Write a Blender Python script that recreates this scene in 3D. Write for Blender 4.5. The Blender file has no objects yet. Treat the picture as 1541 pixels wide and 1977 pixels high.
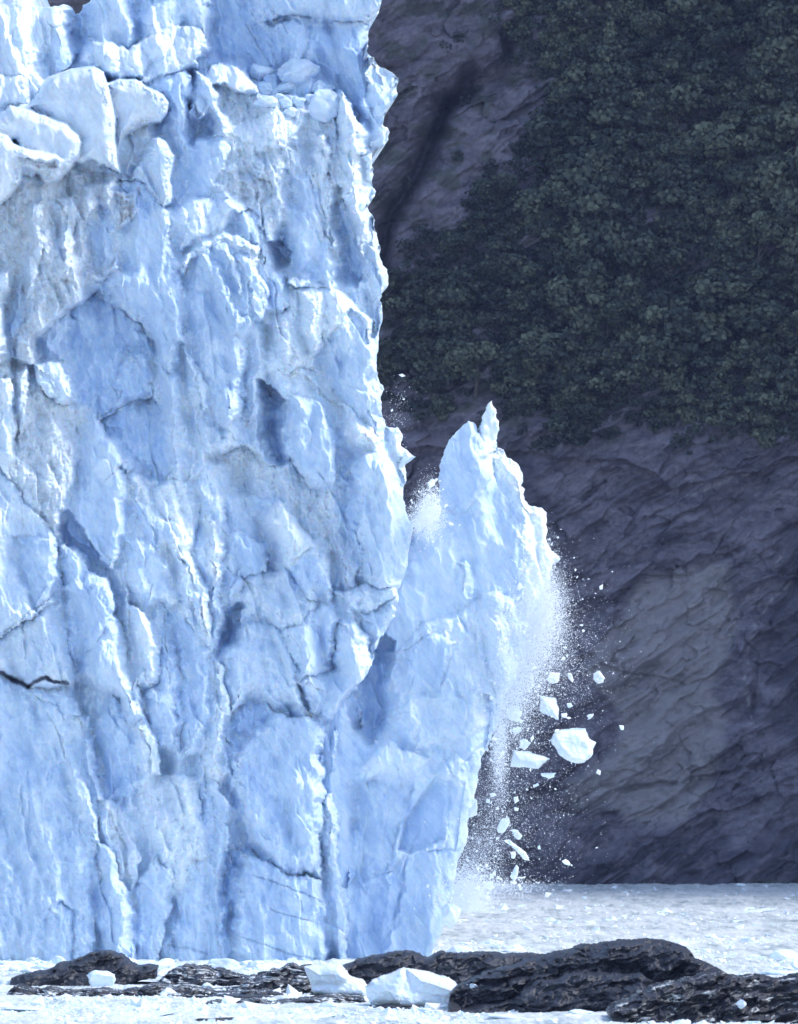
import bpy, math, random
import numpy as np
from math import radians, sin, cos, pi

# ------------------------------------------------------------------ camera, sky, sun, exposure
scene = bpy.context.scene
F = 11430.0            # focal length in photo pixels (photo 1541 x 1977)
CAM_H = 10.0           # eye height over the water, metres
HOR = 1569.0           # photo row of the horizon
CX = 770.5
cam_d = bpy.data.cameras.new('camera')
cam = bpy.data.objects.new('camera', cam_d)
scene.collection.objects.link(cam)
cam.location = (0, 0, CAM_H)
cam.rotation_euler = (radians(90), 0, 0)
cam_d.sensor_fit = 'VERTICAL'
cam_d.sensor_height = 24.0
cam_d.lens = 24.0 * F / 1977.0
cam_d.shift_y = (HOR - 988.5) / 1977.0
cam_d.clip_start = 1.0
cam_d.clip_end = 6000.0
scene.camera = cam
cam_d.dof.use_dof = True
cam_d.dof.focus_distance = 398.0
cam_d.dof.aperture_fstop = 1.0

SUN_EL, SUN_AZ = 50.0, 95.0      # azimuth clockwise from the viewing direction
world = bpy.data.worlds.new('World')
scene.world = world
world.use_nodes = True
wn = world.node_tree.nodes
bg = wn['Background']
sky = wn.new('ShaderNodeTexSky')
sky.sky_type = 'NISHITA'
sky.sun_disc = False
sky.sun_elevation = radians(SUN_EL)
sky.sun_rotation = radians(SUN_AZ)
sky.air_density = 1.0
sky.dust_density = 1.0
sky.ozone_density = 1.0
world.node_tree.links.new(sky.outputs[0], bg.inputs[0])
bg.inputs[1].default_value = 0.15
sl = bpy.data.lights.new('sun', 'SUN')
sl.energy = 1.5
sl.angle = radians(12)
sl.color = (1.0, 0.98, 0.95)
sun = bpy.data.objects.new('sun', sl)
scene.collection.objects.link(sun)
from mathutils import Vector
to_sun = Vector((cos(radians(SUN_EL)) * sin(radians(SUN_AZ)), cos(radians(SUN_EL)) * cos(radians(SUN_AZ)), sin(radians(SUN_EL))))
sun.rotation_euler = to_sun.to_track_quat('Z', 'Y').to_euler()
scene.view_settings.view_transform = 'Standard'
scene.view_settings.look = 'None'
scene.view_settings.exposure = 1.05
scene.view_settings.gamma = 1.0
scene.cycles.max_bounces = 10
scene.cycles.diffuse_bounces = 8
scene.cycles.use_adaptive_sampling = True

col = scene.collection
RNG = np.random.default_rng(7)
random.seed(7)

# ------------------------------------------------------------------ noise toolbox (numpy)
_ang = RNG.random((16, 256, 256)) * 2 * pi
_GX, _GY = np.cos(_ang).astype(np.float32), np.sin(_ang).astype(np.float32)
_R = RNG.random((8, 4, 256, 256)).astype(np.float32)

def perlin(x, y, s=0):
    x = np.asarray(x, dtype=np.float64); y = np.asarray(y, dtype=np.float64)
    xi = np.floor(x); yi = np.floor(y)
    fx = x - xi; fy = y - yi
    xi = xi.astype(int) & 255; yi = yi.astype(int) & 255
    x1 = (xi + 1) & 255; y1 = (yi + 1) & 255
    gx, gy = _GX[s % 16], _GY[s % 16]
    u = fx * fx * fx * (fx * (fx * 6 - 15) + 10); v = fy * fy * fy * (fy * (fy * 6 - 15) + 10)
    a = gx[xi, yi] * fx + gy[xi, yi] * fy
    b = gx[x1, yi] * (fx - 1) + gy[x1, yi] * fy
    c = gx[xi, y1] * fx + gy[xi, y1] * (fy - 1)
    d = gx[x1, y1] * (fx - 1) + gy[x1, y1] * (fy - 1)
    return 1.5 * ((a + u * (b - a)) + v * ((c + u * (d - c)) - (a + u * (b - a))))

def fbm(x, y, o=4, s=0, g=0.5):
    r = 0.0; a = 1.0; t = 0
    for i in range(o):
        r = r + a * perlin(x * 2 ** i + 17.3 * i, y * 2 ** i - 9.1 * i, s + i); t += a; a *= g
    return r / t

def ridged(x, y, o=4, s=0, g=0.5):
    r = 0.0; a = 1.0; t = 0
    for i in range(o):
        r = r + a * (1 - 2 * np.abs(perlin(x * 2 ** i + 5.3 * i, y * 2 ** i - 3.1 * i, s + i))); t += a; a *= g
    return r / t

def facets(x, y, s=0, jitter=0.9):
    """Worley cells, each with its own tilt and step: broken blocks. Returns (height, edge distance)."""
    xi = np.floor(x).astype(int); yi = np.floor(y).astype(int)
    best = np.full(x.shape, 1e9); sec = np.full(x.shape, 1e9); h = np.zeros(x.shape)
    R = _R[s % 8]
    for dx in (-1, 0, 1):
        for dy in (-1, 0, 1):
            a = (xi + dx) & 255; b = (yi + dy) & 255
            cx = xi + dx + 0.5 + (R[0][a, b] - 0.5) * jitter; cy = yi + dy + 0.5 + (R[1][a, b] - 0.5) * jitter
            ddx = x - cx; ddy = y - cy
            d = ddx * ddx + ddy * ddy
            th = R[2][a, b] * 6.283
            hh = (np.cos(th) * ddx + np.sin(th) * ddy) * 1.0 + (R[3][a, b] - 0.5) * 0.9
            m = d < best
            sec = np.where(m, best, np.minimum(sec, d))
            h = np.where(m, hh, h)
            best = np.where(m, d, best)
    return h, np.sqrt(sec) - np.sqrt(best)

def sstep(a, b, x):
    t = np.clip((x - a) / (b - a), 0, 1)
    return t * t * (3 - 2 * t)

def poly_dist(x, y, poly, want_near=False):
    """signed distance, positive inside"""
    P = np.asarray(poly, float); n = len(P)
    best = np.full(x.shape, 1e18); inside = np.zeros(x.shape, bool)
    if want_near: nx = np.zeros(x.shape); ny = np.zeros(x.shape)
    for i in range(n):
        ax, ay = P[i]; bx, by = P[(i + 1) % n]
        ex, ey = bx - ax, by - ay
        L = ex * ex + ey * ey + 1e-12
        t = np.clip(((x - ax) * ex + (y - ay) * ey) / L, 0, 1)
        qx = ax + t * ex; qy = ay + t * ey
        d = (x - qx) ** 2 + (y - qy) ** 2
        if want_near:
            m = d < best; nx = np.where(m, qx, nx); ny = np.where(m, qy, ny)
        best = np.minimum(best, d)
        if ay != by:
            c = ((ay > y) != (by > y)) & (x < ex * (y - ay) / (by - ay) + ax)
            inside ^= c
    sd = np.where(inside, np.sqrt(best), -np.sqrt(best))
    return (sd, nx, ny) if want_near else sd

def ragged(poly, amp=3.0, levels=3, seed=1, closed=True):
    r = random.Random(seed)
    pts = [tuple(p) for p in poly]
    for l in range(levels):
        out = []
        for i in range(len(pts)):
            a = pts[i]; b = pts[(i + 1) % len(pts)]
            out.append(a)
            L = math.hypot(b[0] - a[0], b[1] - a[1])
            if L > 7:
                k = r.uniform(-1, 1) * min(amp / (1.6 ** l), L * 0.16)
                out.append(((a[0] + b[0]) / 2 - (b[1] - a[1]) / L * k, (a[1] + b[1]) / 2 + (b[0] - a[0]) / L * k))
        pts = out
    return pts

# ------------------------------------------------------------------ objects
def tag(o, label=None, cat=None, group=None, kind=None):
    if label: o['label'] = label
    if cat: o['category'] = cat
    if group: o['group'] = group
    if kind: o['kind'] = kind
    return o

def mesh_from(name, V, Fc, mat, parent=None, smooth=True, attrs=None):
    me = bpy.data.meshes.new(name)
    V = np.asarray(V, dtype=np.float32); Fc = np.asarray(Fc, dtype=np.int32)
    n = len(Fc); k = Fc.shape[1]
    me.vertices.add(len(V)); me.vertices.foreach_set('co', V.ravel())
    me.loops.add(n * k); me.loops.foreach_set('vertex_index', Fc.ravel())
    me.polygons.add(n)
    me.polygons.foreach_set('loop_start', np.arange(0, n * k, k, dtype=np.int32))
    me.polygons.foreach_set('loop_total', np.full(n, k, dtype=np.int32))
    me.polygons.foreach_set('use_smooth', np.full(n, smooth, dtype=bool))
    me.update(calc_edges=True)
    if attrs:
        for an, av in attrs.items():
            at = me.attributes.new(an, 'FLOAT', 'POINT')
            at.data.foreach_set('value', np.asarray(av, dtype=np.float32).ravel())
    me.materials.append(mat)
    o = bpy.data.objects.new(name, me)
    col.objects.link(o)
    if parent: o.parent = parent
    return o

def empty(name, loc=(0, 0, 0)):
    o = bpy.data.objects.new(name, None)
    o.location = loc
    col.objects.link(o)
    return o

def W(px, py, d):
    return ((px - CX) * d / F, d, CAM_H - (py - HOR) * d / F)

# ------------------------------------------------------------------ materials
def new_mat(name):
    m = bpy.data.materials.new(name); m.use_nodes = True
    nt = m.node_tree
    return m, nt, nt.nodes['Principled BSDF']

def N(nt, kind, **kw):
    n = nt.nodes.new(kind)
    for k, v in kw.items():
        if hasattr(n, k): setattr(n, k, v)
    return n

def noise_node(nt, vec, scale, detail=6, rough=0.55, dist=0.0):
    n = nt.nodes.new('ShaderNodeTexNoise')
    n.inputs['Scale'].default_value = scale; n.inputs['Detail'].default_value = detail
    n.inputs['Roughness'].default_value = rough; n.inputs['Distortion'].default_value = dist
    if vec is not None: nt.links.new(vec, n.inputs['Vector'])
    return n.outputs['Fac']

def ramp(nt, fac, stops):
    n = nt.nodes.new('ShaderNodeValToRGB')
    while len(n.color_ramp.elements) < len(stops): n.color_ramp.elements.new(0.5)
    for e, (p, c) in zip(n.color_ramp.elements, stops):
        e.position = p; e.color = (*c, 1) if len(c) == 3 else c
    nt.links.new(fac, n.inputs[0])
    return n.outputs[0]

def mix(nt, fac, a, b, blend='MIX'):
    n = nt.nodes.new('ShaderNodeMix'); n.data_type = 'RGBA'; n.blend_type = blend
    for i, v in ((0, fac), (6, a), (7, b)):
        if isinstance(v, (int, float)): n.inputs[i].default_value = v
        elif isinstance(v, tuple): n.inputs[i].default_value = (*v, 1)
        else: nt.links.new(v, n.inputs[i])
    return n.outputs[2]

def math_n(nt, op, a, b=None, c=None):
    n = nt.nodes.new('ShaderNodeMath'); n.operation = op
    for i, v in enumerate((a, b, c)):
        if v is None: continue
        if isinstance(v, (int, float)): n.inputs[i].default_value = v
        else: nt.links.new(v, n.inputs[i])
    return n.outputs[0]

def attr(nt, name):
    n = nt.nodes.new('ShaderNodeAttribute'); n.attribute_name = name
    return n.outputs['Fac']

def mapping(nt, scale=(1, 1, 1), rot=(0, 0, 0)):
    t = nt.nodes.new('ShaderNodeTexCoord'); m = nt.nodes.new('ShaderNodeMapping')
    m.inputs['Scale'].default_value = scale; m.inputs['Rotation'].default_value = rot
    nt.links.new(t.outputs['Object'], m.inputs['Vector'])
    return m.outputs[0]

def streaks(nt, rot, scale):
    t = nt.nodes.new('ShaderNodeTexCoord'); m = nt.nodes.new('ShaderNodeMapping'); m.vector_type = 'TEXTURE'
    m.inputs['Scale'].default_value = scale; m.inputs['Rotation'].default_value = rot
    nt.links.new(t.outputs['Object'], m.inputs['Vector'])
    return m.outputs[0]

def bump(nt, bsdf, h, strength, dist):
    b = nt.nodes.new('ShaderNodeBump'); b.inputs['Strength'].default_value = strength; b.inputs['Distance'].default_value = dist
    nt.links.new(h, b.inputs['Height']); nt.links.new(b.outputs[0], bsdf.inputs['Normal'])

def ice_material(name, use_attr=True, base_snow=0.4, sss=0.0):
    m, nt, p = new_mat(name)
    vec = mapping(nt)
    n1 = noise_node(nt, vec, 0.45, 7, 0.6, 0.3)
    n2 = noise_node(nt, streaks(nt, (0, radians(50), 0), (3.2, .8, .42)), 1.0, 5, 0.55, .9)
    n3 = noise_node(nt, vec, 5.0, 6, 0.75)
    if use_attr:
        snow = math_n(nt, 'ADD', attr(nt, 'snow'), math_n(nt, 'MULTIPLY', math_n(nt, 'SUBTRACT', n1, 0.5), 0.9))
    else:
        snow = math_n(nt, 'ADD', base_snow, math_n(nt, 'MULTIPLY', math_n(nt, 'SUBTRACT', n1, 0.5), 0.9))
    snow = math_n(nt, 'ADD', snow, math_n(nt, 'MULTIPLY', math_n(nt, 'SUBTRACT', n2, 0.5), 0.8))
    snow = math_n(nt, 'ADD', snow, math_n(nt, 'MULTIPLY', math_n(nt, 'SUBTRACT', n3, 0.5), 0.3))
    c = ramp(nt, snow, [(0.0, (0.43, 0.57, 0.78)), (0.33, (0.60, 0.72, 0.86)), (0.62, (0.73, 0.81, 0.89)), (1.0, (0.84, 0.90, 0.95))])
    if use_attr:
        d = math_n(nt, 'MULTIPLY', attr(nt, 'dirt'), ramp_val(nt, noise_node(nt, vec, 1.6, 8, 0.75), 0.36, 0.62))
        c = mix(nt, d, c, (0.40, 0.40, 0.42))
        cr = attr(nt, 'crack')
        c = mix(nt, cr, c, (0.05, 0.06, 0.10))
    nt.links.new(c, p.inputs['Base Color'])
    p.inputs['Roughness'].default_value = 0.45
    p.inputs['Specular IOR Level'].default_value = 0.25
    if sss > 0:
        p.inputs['Subsurface Weight'].default_value = sss
        p.inputs['Subsurface Radius'].default_value = (0.25, 0.55, 1.0)
        p.inputs['Subsurface Scale'].default_value = 0.08
    bump(nt, p, math_n(nt, 'ADD', math_n(nt, 'MULTIPLY', n3, .8), math_n(nt, 'MULTIPLY', n2, .4)), 0.3, 0.10)
    return m

def ramp_val(nt, v, a, b):
    n = nt.nodes.new('ShaderNodeMapRange'); n.inputs['From Min'].default_value = a; n.inputs['From Max'].default_value = b
    nt.links.new(v, n.inputs['Value'])
    return n.outputs[0]

SSS = 0.6
HAZE = 0.00006
M_ICE = ice_material('glacier_ice', True, sss=SSS)
M_CHIP = ice_material('broken_ice', False, 0.85, sss=SSS)
M_LEDGE = ice_material('ledge_ice', False, 0.42, sss=SSS)
M_BERG = ice_material('floating_ice', False, 0.62, sss=SSS)

def rock_material(name, a, b, wet, sc=1.0, streak=(0, 0, 0)):
    m, nt, p = new_mat(name)
    v = mapping(nt, (1, 1, 3.0), streak)
    n1 = noise_node(nt, v, 0.25 * sc, 8, 0.65, 0.6)
    n2 = noise_node(nt, mapping(nt), 2.2 * sc, 8, 0.7)
    c = ramp(nt, math_n(nt, 'ADD', math_n(nt, 'MULTIPLY', n1, .6), math_n(nt, 'MULTIPLY', n2, .4)), [(0.38, a), (0.60, b)])
    nt.links.new(c, p.inputs['Base Color'])
    p.inputs['Roughness'].default_value = wet
    bump(nt, p, n2, 0.7, 0.25 / sc)
    return m, nt, p, c

M_CLIFF, ntc, pc, cc = rock_material('cliff_rock', (0.055, 0.050, 0.072), (0.20, 0.182, 0.225), 0.85, 0.5, (0, radians(-35), 0))
# pale clean rock where the attribute says so
c2 = mix(ntc, attr(ntc, 'pale'), cc, mix(ntc, 0.55, cc, (0.34, 0.32, 0.32)))
c2 = mix(ntc, attr(ntc, 'wet'), c2, mix(ntc, .75, c2, (0.035, 0.035, 0.055)))
c2 = mix(ntc, attr(ntc, 'vein'), c2, (0.36, 0.35, 0.36))
c2 = mix(ntc, attr(ntc, 'green'), c2, (0.045, 0.06, 0.035))
ntc.links.new(c2, pc.inputs['Base Color'])
M_ROCK, _, _, _ = rock_material('wet_rock', (0.008, 0.009, 0.014), (0.042, 0.046, 0.062), 0.4, 3.0)

# ------------------------------------------------------------------ relief sheets (ice fronts, cliffs, rocks)
def build_map(gx, gy, slabs, base, warp=5.0, seed=0, edge=16.0, round_k=1.0):
    """slabs: (points, protrusion, gx, gy, bevel, rough, snow, dirt, part). photo-pixel units"""
    wx = gx + warp * fbm(gx / 38, gy / 38, 3, seed) * 1.6 + warp * 0.4 * fbm(gx / 9, gy / 9, 2, seed + 5)
    wy = gy + warp * fbm(gx / 38 + 40, gy / 38, 3, seed + 2) * 1.6 + warp * 0.4 * fbm(gx / 9, gy / 9 + 30, 2, seed + 6)
    P, rough, snow, dirt = [a.copy() for a in base]
    part = np.zeros(gx.shape, int)
    for s in slabs:
        pts, p0, sx, sy, bev, ro, sn, di = s[:8]
        pid = s[8] if len(s) > 8 else None
        pa = np.asarray(pts, float)
        x0, y0 = pa.min(0) - 34; x1, y1 = pa.max(0) + 34
        i0 = np.searchsorted(gx[0], x0); i1 = np.searchsorted(gx[0], x1)
        j0 = np.searchsorted(gy[:, 0], y0); j1 = np.searchsorted(gy[:, 0], y1)
        if i1 <= i0 or j1 <= j0: continue
        S = (slice(j0, j1), slice(i0, i1))
        kf = .25 if ro < 0 else 1.0
        WX, WY = gx[S] + (wx[S] - gx[S]) * kf, gy[S] + (wy[S] - gy[S]) * kf
        d, qx, qy = poly_dist(WX, WY, pts, True)
        ox, oy = qx - WX, qy - WY; sg = np.where(d > 0, 1, -1); nn = np.sqrt(ox * ox + oy * oy) + 1e-6
        soft = np.clip((-.85 * ox * sg + .5 * oy * sg) / nn, 0, 1)      # left and lower edges melt into the neighbour
        c = pa.mean(0)
        t = np.clip(1 - d / bev, 0, 1)
        pl = p0 + sx * (gx[S] - c[0]) + sy * (gy[S] - c[1]) - bev * (1 - np.sqrt(np.clip(1 - t * t, 0, 1))) * (.9 - .6 * soft)
        rr_ = np.clip(1 - d / (22 + 34 * soft), 0, 1); pl = pl - (9 + 12 * soft) * rr_ ** 2 * round_k
        e = 2.0 + edge * sstep(-.05, .45, fbm(gx[S] / 55 + 3, gy[S] / 55, 2, seed + 8))
        e = e + edge * 1.3 * soft
        if ro < 0: e = 4.5 + 0 * e
        w = sstep(-e, e * .6, d)
        P[S] = P[S] * (1 - w) + pl * w
        d2 = d + (22 if ro >= 0 else 5) * fbm(gx[S] / 24, gy[S] / 34, 4, seed + 11) + 8 * fbm(gx[S] / 6, gy[S] / 6, 2, seed + 12)
        w2 = sstep(-9, 15, d2)
        rough[S] = rough[S] * (1 - w2) + ro * w2
        snow[S] = snow[S] * (1 - w2) + sn * w2
        if di > .3 or dirt[S].max() > .3: w2 = sstep(-6, 14, d2)
        dirt[S] = dirt[S] * (1 - w2) + di * w2
        if pid is not None: part[S] = np.where(d > 0, pid, part[S])
    return P, rough, snow, dirt, part

def line_dist(x, y, pts):
    best = np.full(x.shape, 1e18)
    for (ax, ay), (bx, by) in zip(pts[:-1], pts[1:]):
        ex, ey = bx - ax, by - ay
        t = np.clip(((x - ax) * ex + (y - ay) * ey) / (ex * ex + ey * ey), 0, 1)
        best = np.minimum(best, (x - ax - t * ex) ** 2 + (y - ay - t * ey) ** 2)
    return np.sqrt(best)

def sheet(gx, gy, P, D, outline, skirt, attrs, part=None, closed_back=False, shrink=0.02):
    """turn the relief into geometry at distance D. returns dict part -> (V, F, attrs)"""
    s = D / F
    sd, nx, ny = poly_dist(gx, gy, outline, True)
    step = gx[0, 1] - gx[0, 0]
    keepv = sd > -step * 0.75
    snap = (sd < 0) & keepv
    X = np.where(snap, nx, gx); Yp = np.where(snap, ny, gy)
    d = D - P * s
    VX = (X - CX) * d / F; VY = d; VZ = CAM_H - (Yp - HOR) * d / F
    H_, W_ = gx.shape
    idx = np.arange(H_ * W_).reshape(H_, W_)
    q = keepv[:-1, :-1] & keepv[1:, :-1] & keepv[:-1, 1:] & keepv[1:, 1:]
    a = idx[:-1, :-1][q]; b = idx[1:, :-1][q]; c = idx[1:, 1:][q]; e = idx[:-1, 1:][q]
    Fc = np.stack([a, b, c, e], 1)
    V = np.stack([VX.ravel(), VY.ravel(), VZ.ravel()], 1)
    A = {k: v.ravel() for k, v in attrs.items()}
    # boundary edges
    ed = np.concatenate([Fc[:, [0, 1]], Fc[:, [1, 2]], Fc[:, [2, 3]], Fc[:, [3, 0]]])
    key = np.minimum(ed[:, 0], ed[:, 1]).astype(np.int64) * (H_ * W_) + np.maximum(ed[:, 0], ed[:, 1])
    _, first, cnt = np.unique(key, return_index=True, return_counts=True)
    bd = ed[first[cnt == 1]]
    n0 = len(V)
    bv = np.unique(bd)
    lut = np.full(n0, -1); 
    rings = 5
    cen = V[bv].mean(0)
    prev = {}
    curV = V[bv].copy()
    prev_idx = bv.copy()
    allF = [Fc]; newV = [V]; nn = n0
    front = V[bv].copy()
    for r in range(1, rings + 1):
        f = r / rings
        nv = front.copy()
        ysplit = front[:, 1] * (1 - f) + (D + skirt) * f
        nv[:, 1] = ysplit
        j = 0.35 * s * 8
        nv[:, 0] += (RNG.random(len(bv)) - .5) * j - (np.maximum(front[:, 0] - cen[0], 0) if shrink > .1 else front[:, 0] - cen[0]) * shrink * f
        nv[:, 2] += (RNG.random(len(bv)) - .5) * j
        ni = np.arange(nn, nn + len(bv)); nn += len(bv)
        newV.append(nv)
        lutp = np.full(n0, -1); lutp[bv] = prev_idx
        lutn = np.full(n0, -1); lutn[bv] = ni
        allF.append(np.stack([bd[:, 1], bd[:, 0], bd[:, 0], bd[:, 1]], 1) * 0 + np.stack([lutp[bd[:, 1]], lutp[bd[:, 0]], lutn[bd[:, 0]], lutn[bd[:, 1]]], 1))
        for k in A: A[k] = np.concatenate([A[k], (attrs[k].ravel())[bv]])
        prev_idx = ni
    fpart = np.zeros(sum(len(f) for f in allF), int)
    if part is not None:
        fpart[:len(Fc)] = part.ravel()[a]
    if closed_back:
        # a back sheet with the same outline
        lutb = np.full(n0, -1); used = np.unique(Fc)
        bi = np.arange(nn, nn + len(used)); nn += len(used)
        lutb[used] = bi; lutb[bv] = prev_idx
        bvv = V[used].copy(); dd = bvv[:, 1] * 1.0
        inner = np.clip(sd.ravel()[used] / 30, 0, 1)
        bvv[:, 1] = D + skirt + inner * skirt * 0.25
        newV.append(bvv)
        for k in A: A[k] = np.concatenate([A[k], (attrs[k].ravel())[used]])
        allF.append(lutb[Fc][:, ::-1])
        fpart = np.concatenate([fpart, np.zeros(len(Fc), int)])
    V = np.concatenate(newV); Fc = np.concatenate(allF)
    out = {}
    for pid in np.unique(fpart):
        f = Fc[fpart == pid]
        u, inv = np.unique(f, return_inverse=True)
        out[int(pid)] = (V[u], inv.reshape(f.shape), {k: v[u] for k, v in A.items()})
    return out

def scoops(x, y, s=0, k=0.75, jitter=0.95, lumps=False):
    """continuous broken surface: lowest of many shallow bowls (sharp crests between them), or highest of many domes"""
    xi = np.floor(x).astype(int); yi = np.floor(y).astype(int)
    h = np.full(x.shape, -1e9 if lumps else 1e9)
    R = _R[s % 8]
    for dx in (-1, 0, 1):
        for dy in (-1, 0, 1):
            a = (xi + dx) & 255; b = (yi + dy) & 255
            ddx = x - (xi + dx + 0.5 + (R[0][a, b] - 0.5) * jitter); ddy = y - (yi + dy + 0.5 + (R[1][a, b] - 0.5) * jitter)
            th = R[2][a, b] * 6.283; am = 0.35 + 0.5 * R[3][a, b]
            q = ddx * ddx + ddy * ddy
            pl = (np.cos(th) * ddx + np.sin(th) * ddy) * am * np.exp(-q) + (R[3][a, b] - 0.5) * 0.35
            h = np.maximum(h, pl - k * q) if lumps else np.minimum(h, pl + k * q)
    return h

def split_parts(part, names):
    """give every separate patch of a part its own id; crumbs go to the main face"""
    H_, W_ = part.shape; par = []; runs = []; prev = []
    def find(a):
        while par[a] != a: par[a] = par[par[a]]; a = par[a]
        return a
    for j in range(H_):
        row = part[j]; cut = np.flatnonzero(np.diff(row)) + 1
        st = np.concatenate([[0], cut]); en = np.concatenate([cut, [W_]]); cur = []
        k = 0
        for a, b in zip(st, en):
            i = len(par); par.append(i); cur.append((a, b, row[a], i))
            while k < len(prev) and prev[k][1] <= a: k += 1
            q = k
            while q < len(prev) and prev[q][0] < b:
                if prev[q][2] == row[a]:
                    ra, rb = find(prev[q][3]), find(i)
                    if ra != rb: par[rb] = ra
                q += 1
        runs.append(cur); prev = cur
    size = {}; pid = {}
    for cur in runs:
        for a, b, p_, i in cur:
            r_ = find(i); size[r_] = size.get(r_, 0) + b - a; pid[r_] = p_
    new = {}; nm = dict(names); nxt = max(names) + 1; seen = set()
    for r_ in sorted(size, key=lambda q: -size[q]):
        p_ = pid[r_]
        if p_ == 0 or size[r_] < 900: new[r_] = 0
        elif p_ not in seen: new[r_] = p_; seen.add(p_)
        else: new[r_] = nxt; nm[nxt] = names[p_]; nxt += 1
    out = part.copy()
    for j, cur in enumerate(runs):
        for a, b, p_, i in cur: out[j, a:b] = new[find(i)]
    return out, nm

def ice_detail(gx, gy, rough, seed=0, ang=52.0):
    ca, sa = cos(radians(ang)), sin(radians(ang))
    u = gx * ca + gy * sa; v = -gx * sa + gy * ca        # u along the layering
    wx = gx + 14 * fbm(gx / 60, gy / 60, 4, seed); wy = gy + 14 * fbm(gx / 60 + 9, gy / 60, 4, seed + 1)
    s1 = scoops(wx / 50 + 3, wy / 110 + 7, seed); s2 = scoops(wx / 21 + 30, wy / 44 + 2, seed + 1); s3 = scoops(wx / 9 + 13, wy / 15 + 9, seed + 2)
    l1 = scoops(wx / 34 + 3, wy / 40 + 7, seed + 3, lumps=True); l2 = scoops(wx / 14 + 30, wy / 16 + 2, seed + 4, lumps=True); l3 = scoops(wx / 6.5 + 13, wy / 7 + 9, seed + 5, lumps=True)
    mod = 0.5 + 0.9 * sstep(-.3, .4, fbm(gx / 70, gy / 90, 2, seed + 9))
    smooth = 30 * s1 + mod * (15 * s2 + 3.5 * s3) + 1.6 * fbm(u / 120, v / 7, 3, seed + 3) + 2.2 * fbm(gx / 14, gy / 20, 4, seed + 4) + 1.0 * fbm(gx / 5, gy / 6, 2, seed + 1) + 13 * fbm(gx / 45, gy / 110, 3, seed + 7) + 16 * fbm((gx - .2 * gy) / 90, gy / 260, 2, seed + 13)
    ro = 16 * s1 + 20 * l1 + 13 * l2 + 6 * l3 + 5.0 * fbm(gx / 7, gy / 7, 3, seed + 5) + 8 * fbm(gx / 40, gy / 70, 3, seed + 6)
    flute = 16.0 * ridged((wx - .18 * wy) / 46, wy / 300, 4, seed + 2) + 16 * ridged((wx - .35 * wy) / 120, (wy + .2 * wx) / 420, 2, seed + 8) + 4 * ridged(wx / 15, wy / 110, 2, seed + 4)
    m2 = sstep(-.25, .25, fbm(gx / 90 + 3, gy / 130, 3, seed + 14))
    ph = (gx - .36 * gy) / 58 + 1.5 * fbm(gx / 130, gy / 230, 4, seed + 10); fr = ph - np.floor(ph)
    saw = fr ** 1.3 * (1 - sstep(.9, 1.0, fr)) * m2 * 24
    ph = (gx - .22 * gy) / 24 + 1.6 * fbm(gx / 60, gy / 110, 4, seed + 12); fr = ph - np.floor(ph)
    saw = saw + fr ** 1.2 * (1 - sstep(.86, 1.0, fr)) * sstep(-.1, .35, fbm(gx / 60, gy / 90 + 8, 3, seed + 15)) * 9
    cx2 = gx - .20 * gy + 34 * fbm(gx / 110, gy / 200, 3, seed + 3)
    cm = .35 + .65 * sstep(-.25, .3, fbm(gx / 150, gy / 220, 2, seed + 6))
    cols = 84 * scoops(cx2 / 92, gy / 430 + .2 * gx / 92, seed + 6, k=1.5, lumps=True) * cm + 38 * scoops(cx2 / 40 + 9, gy / 210, seed + 7, k=1.2, lumps=True)
    flute = flute + saw * 1.1 + cols
    calm = np.clip(-rough, 0, 1); rough = np.clip(rough, 0, 1)
    return (smooth * (1 - rough) + ro * rough + flute * (0.55 + 0.45 * rough)) * (1 - calm) + calm * (9 * fbm(gx / 36, gy / 50, 5, seed) + 16 * scoops(wx / 60, wy / 70, seed + 2))

# ------------------------------------------------------------------ the glacier front
D_ICE = 400.0
def grid(x0, x1, y0, y1, st):
    xs = np.arange(x0, x1, st); ys = np.arange(y0, y1, st)
    return np.meshgrid(xs, ys)

face_outline = ragged([(-170, -120), (40, -120), (62, -30), (70, 8), (88, 13), (104, 11), (122, 8), (143, 20), (146, 28), (158, 20), (160, 9), (176, -2), (190, -60), (420, -90),
    (745, -90), (738, 0), (733, 18), (715, 38), (712, 60), (708, 98), (722, 110), (735, 130), (769, 150), (768, 180), (752, 205), (741, 230), (739, 241), (753, 255), (750, 270), (735, 282), (722, 290),
    (719, 303), (722, 325), (718, 350), (727, 370), (710, 398), (716, 412), (724, 425), (728, 450), (736, 480), (735, 500), (748, 520), (750, 550), (738, 565), (733, 580), (738, 602), (732, 640), (727, 700),
    (734, 740), (742, 752), (735, 772), (738, 800), (746, 822), (768, 824), (777, 838), (774, 860), (788, 870), (803, 882), (786, 890), (785, 912), (779, 942), (782, 972), (792, 1005), (797, 1030),
    (788, 1080), (782, 1110), (768, 1140), (765, 1170), (755, 1200), (735, 1230), (718, 1285), (690, 1325), (700, 1380), (702, 1440), (684, 1490), (683, 1560), (690, 1640), (684, 1740), (682, 1885),
    (-170, 1885)], 3.5, 3, 5)

LB, CAP, SER, SLAB = 0, 1, 2, 3
# parts of the glacier: 0 ice_face, 1.. others (name table below)
PART_NAMES = {0: 'ice_face', 1: 'back_wall', 2: 'leaning_serac', 3: 'serac', 4: 'rounded_cap', 5: 'rounded_cap', 6: 'rounded_cap', 7: 'rounded_cap', 8: 'ice_knob', 9: 'ice_rib',
              10: 'ice_slab', 11: 'ice_slab', 12: 'ice_slab', 13: 'ice_buttress', 14: 'ice_prow', 15: 'ice_pillar', 16: 'ice_buttress', 17: 'ice_slab', 18: 'ice_slab', 19: 'rubble_ledge', 20: 'ice_pillar', 21: 'ice_slab', 22: 'ice_block', 23: 'ice_block'}
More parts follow.
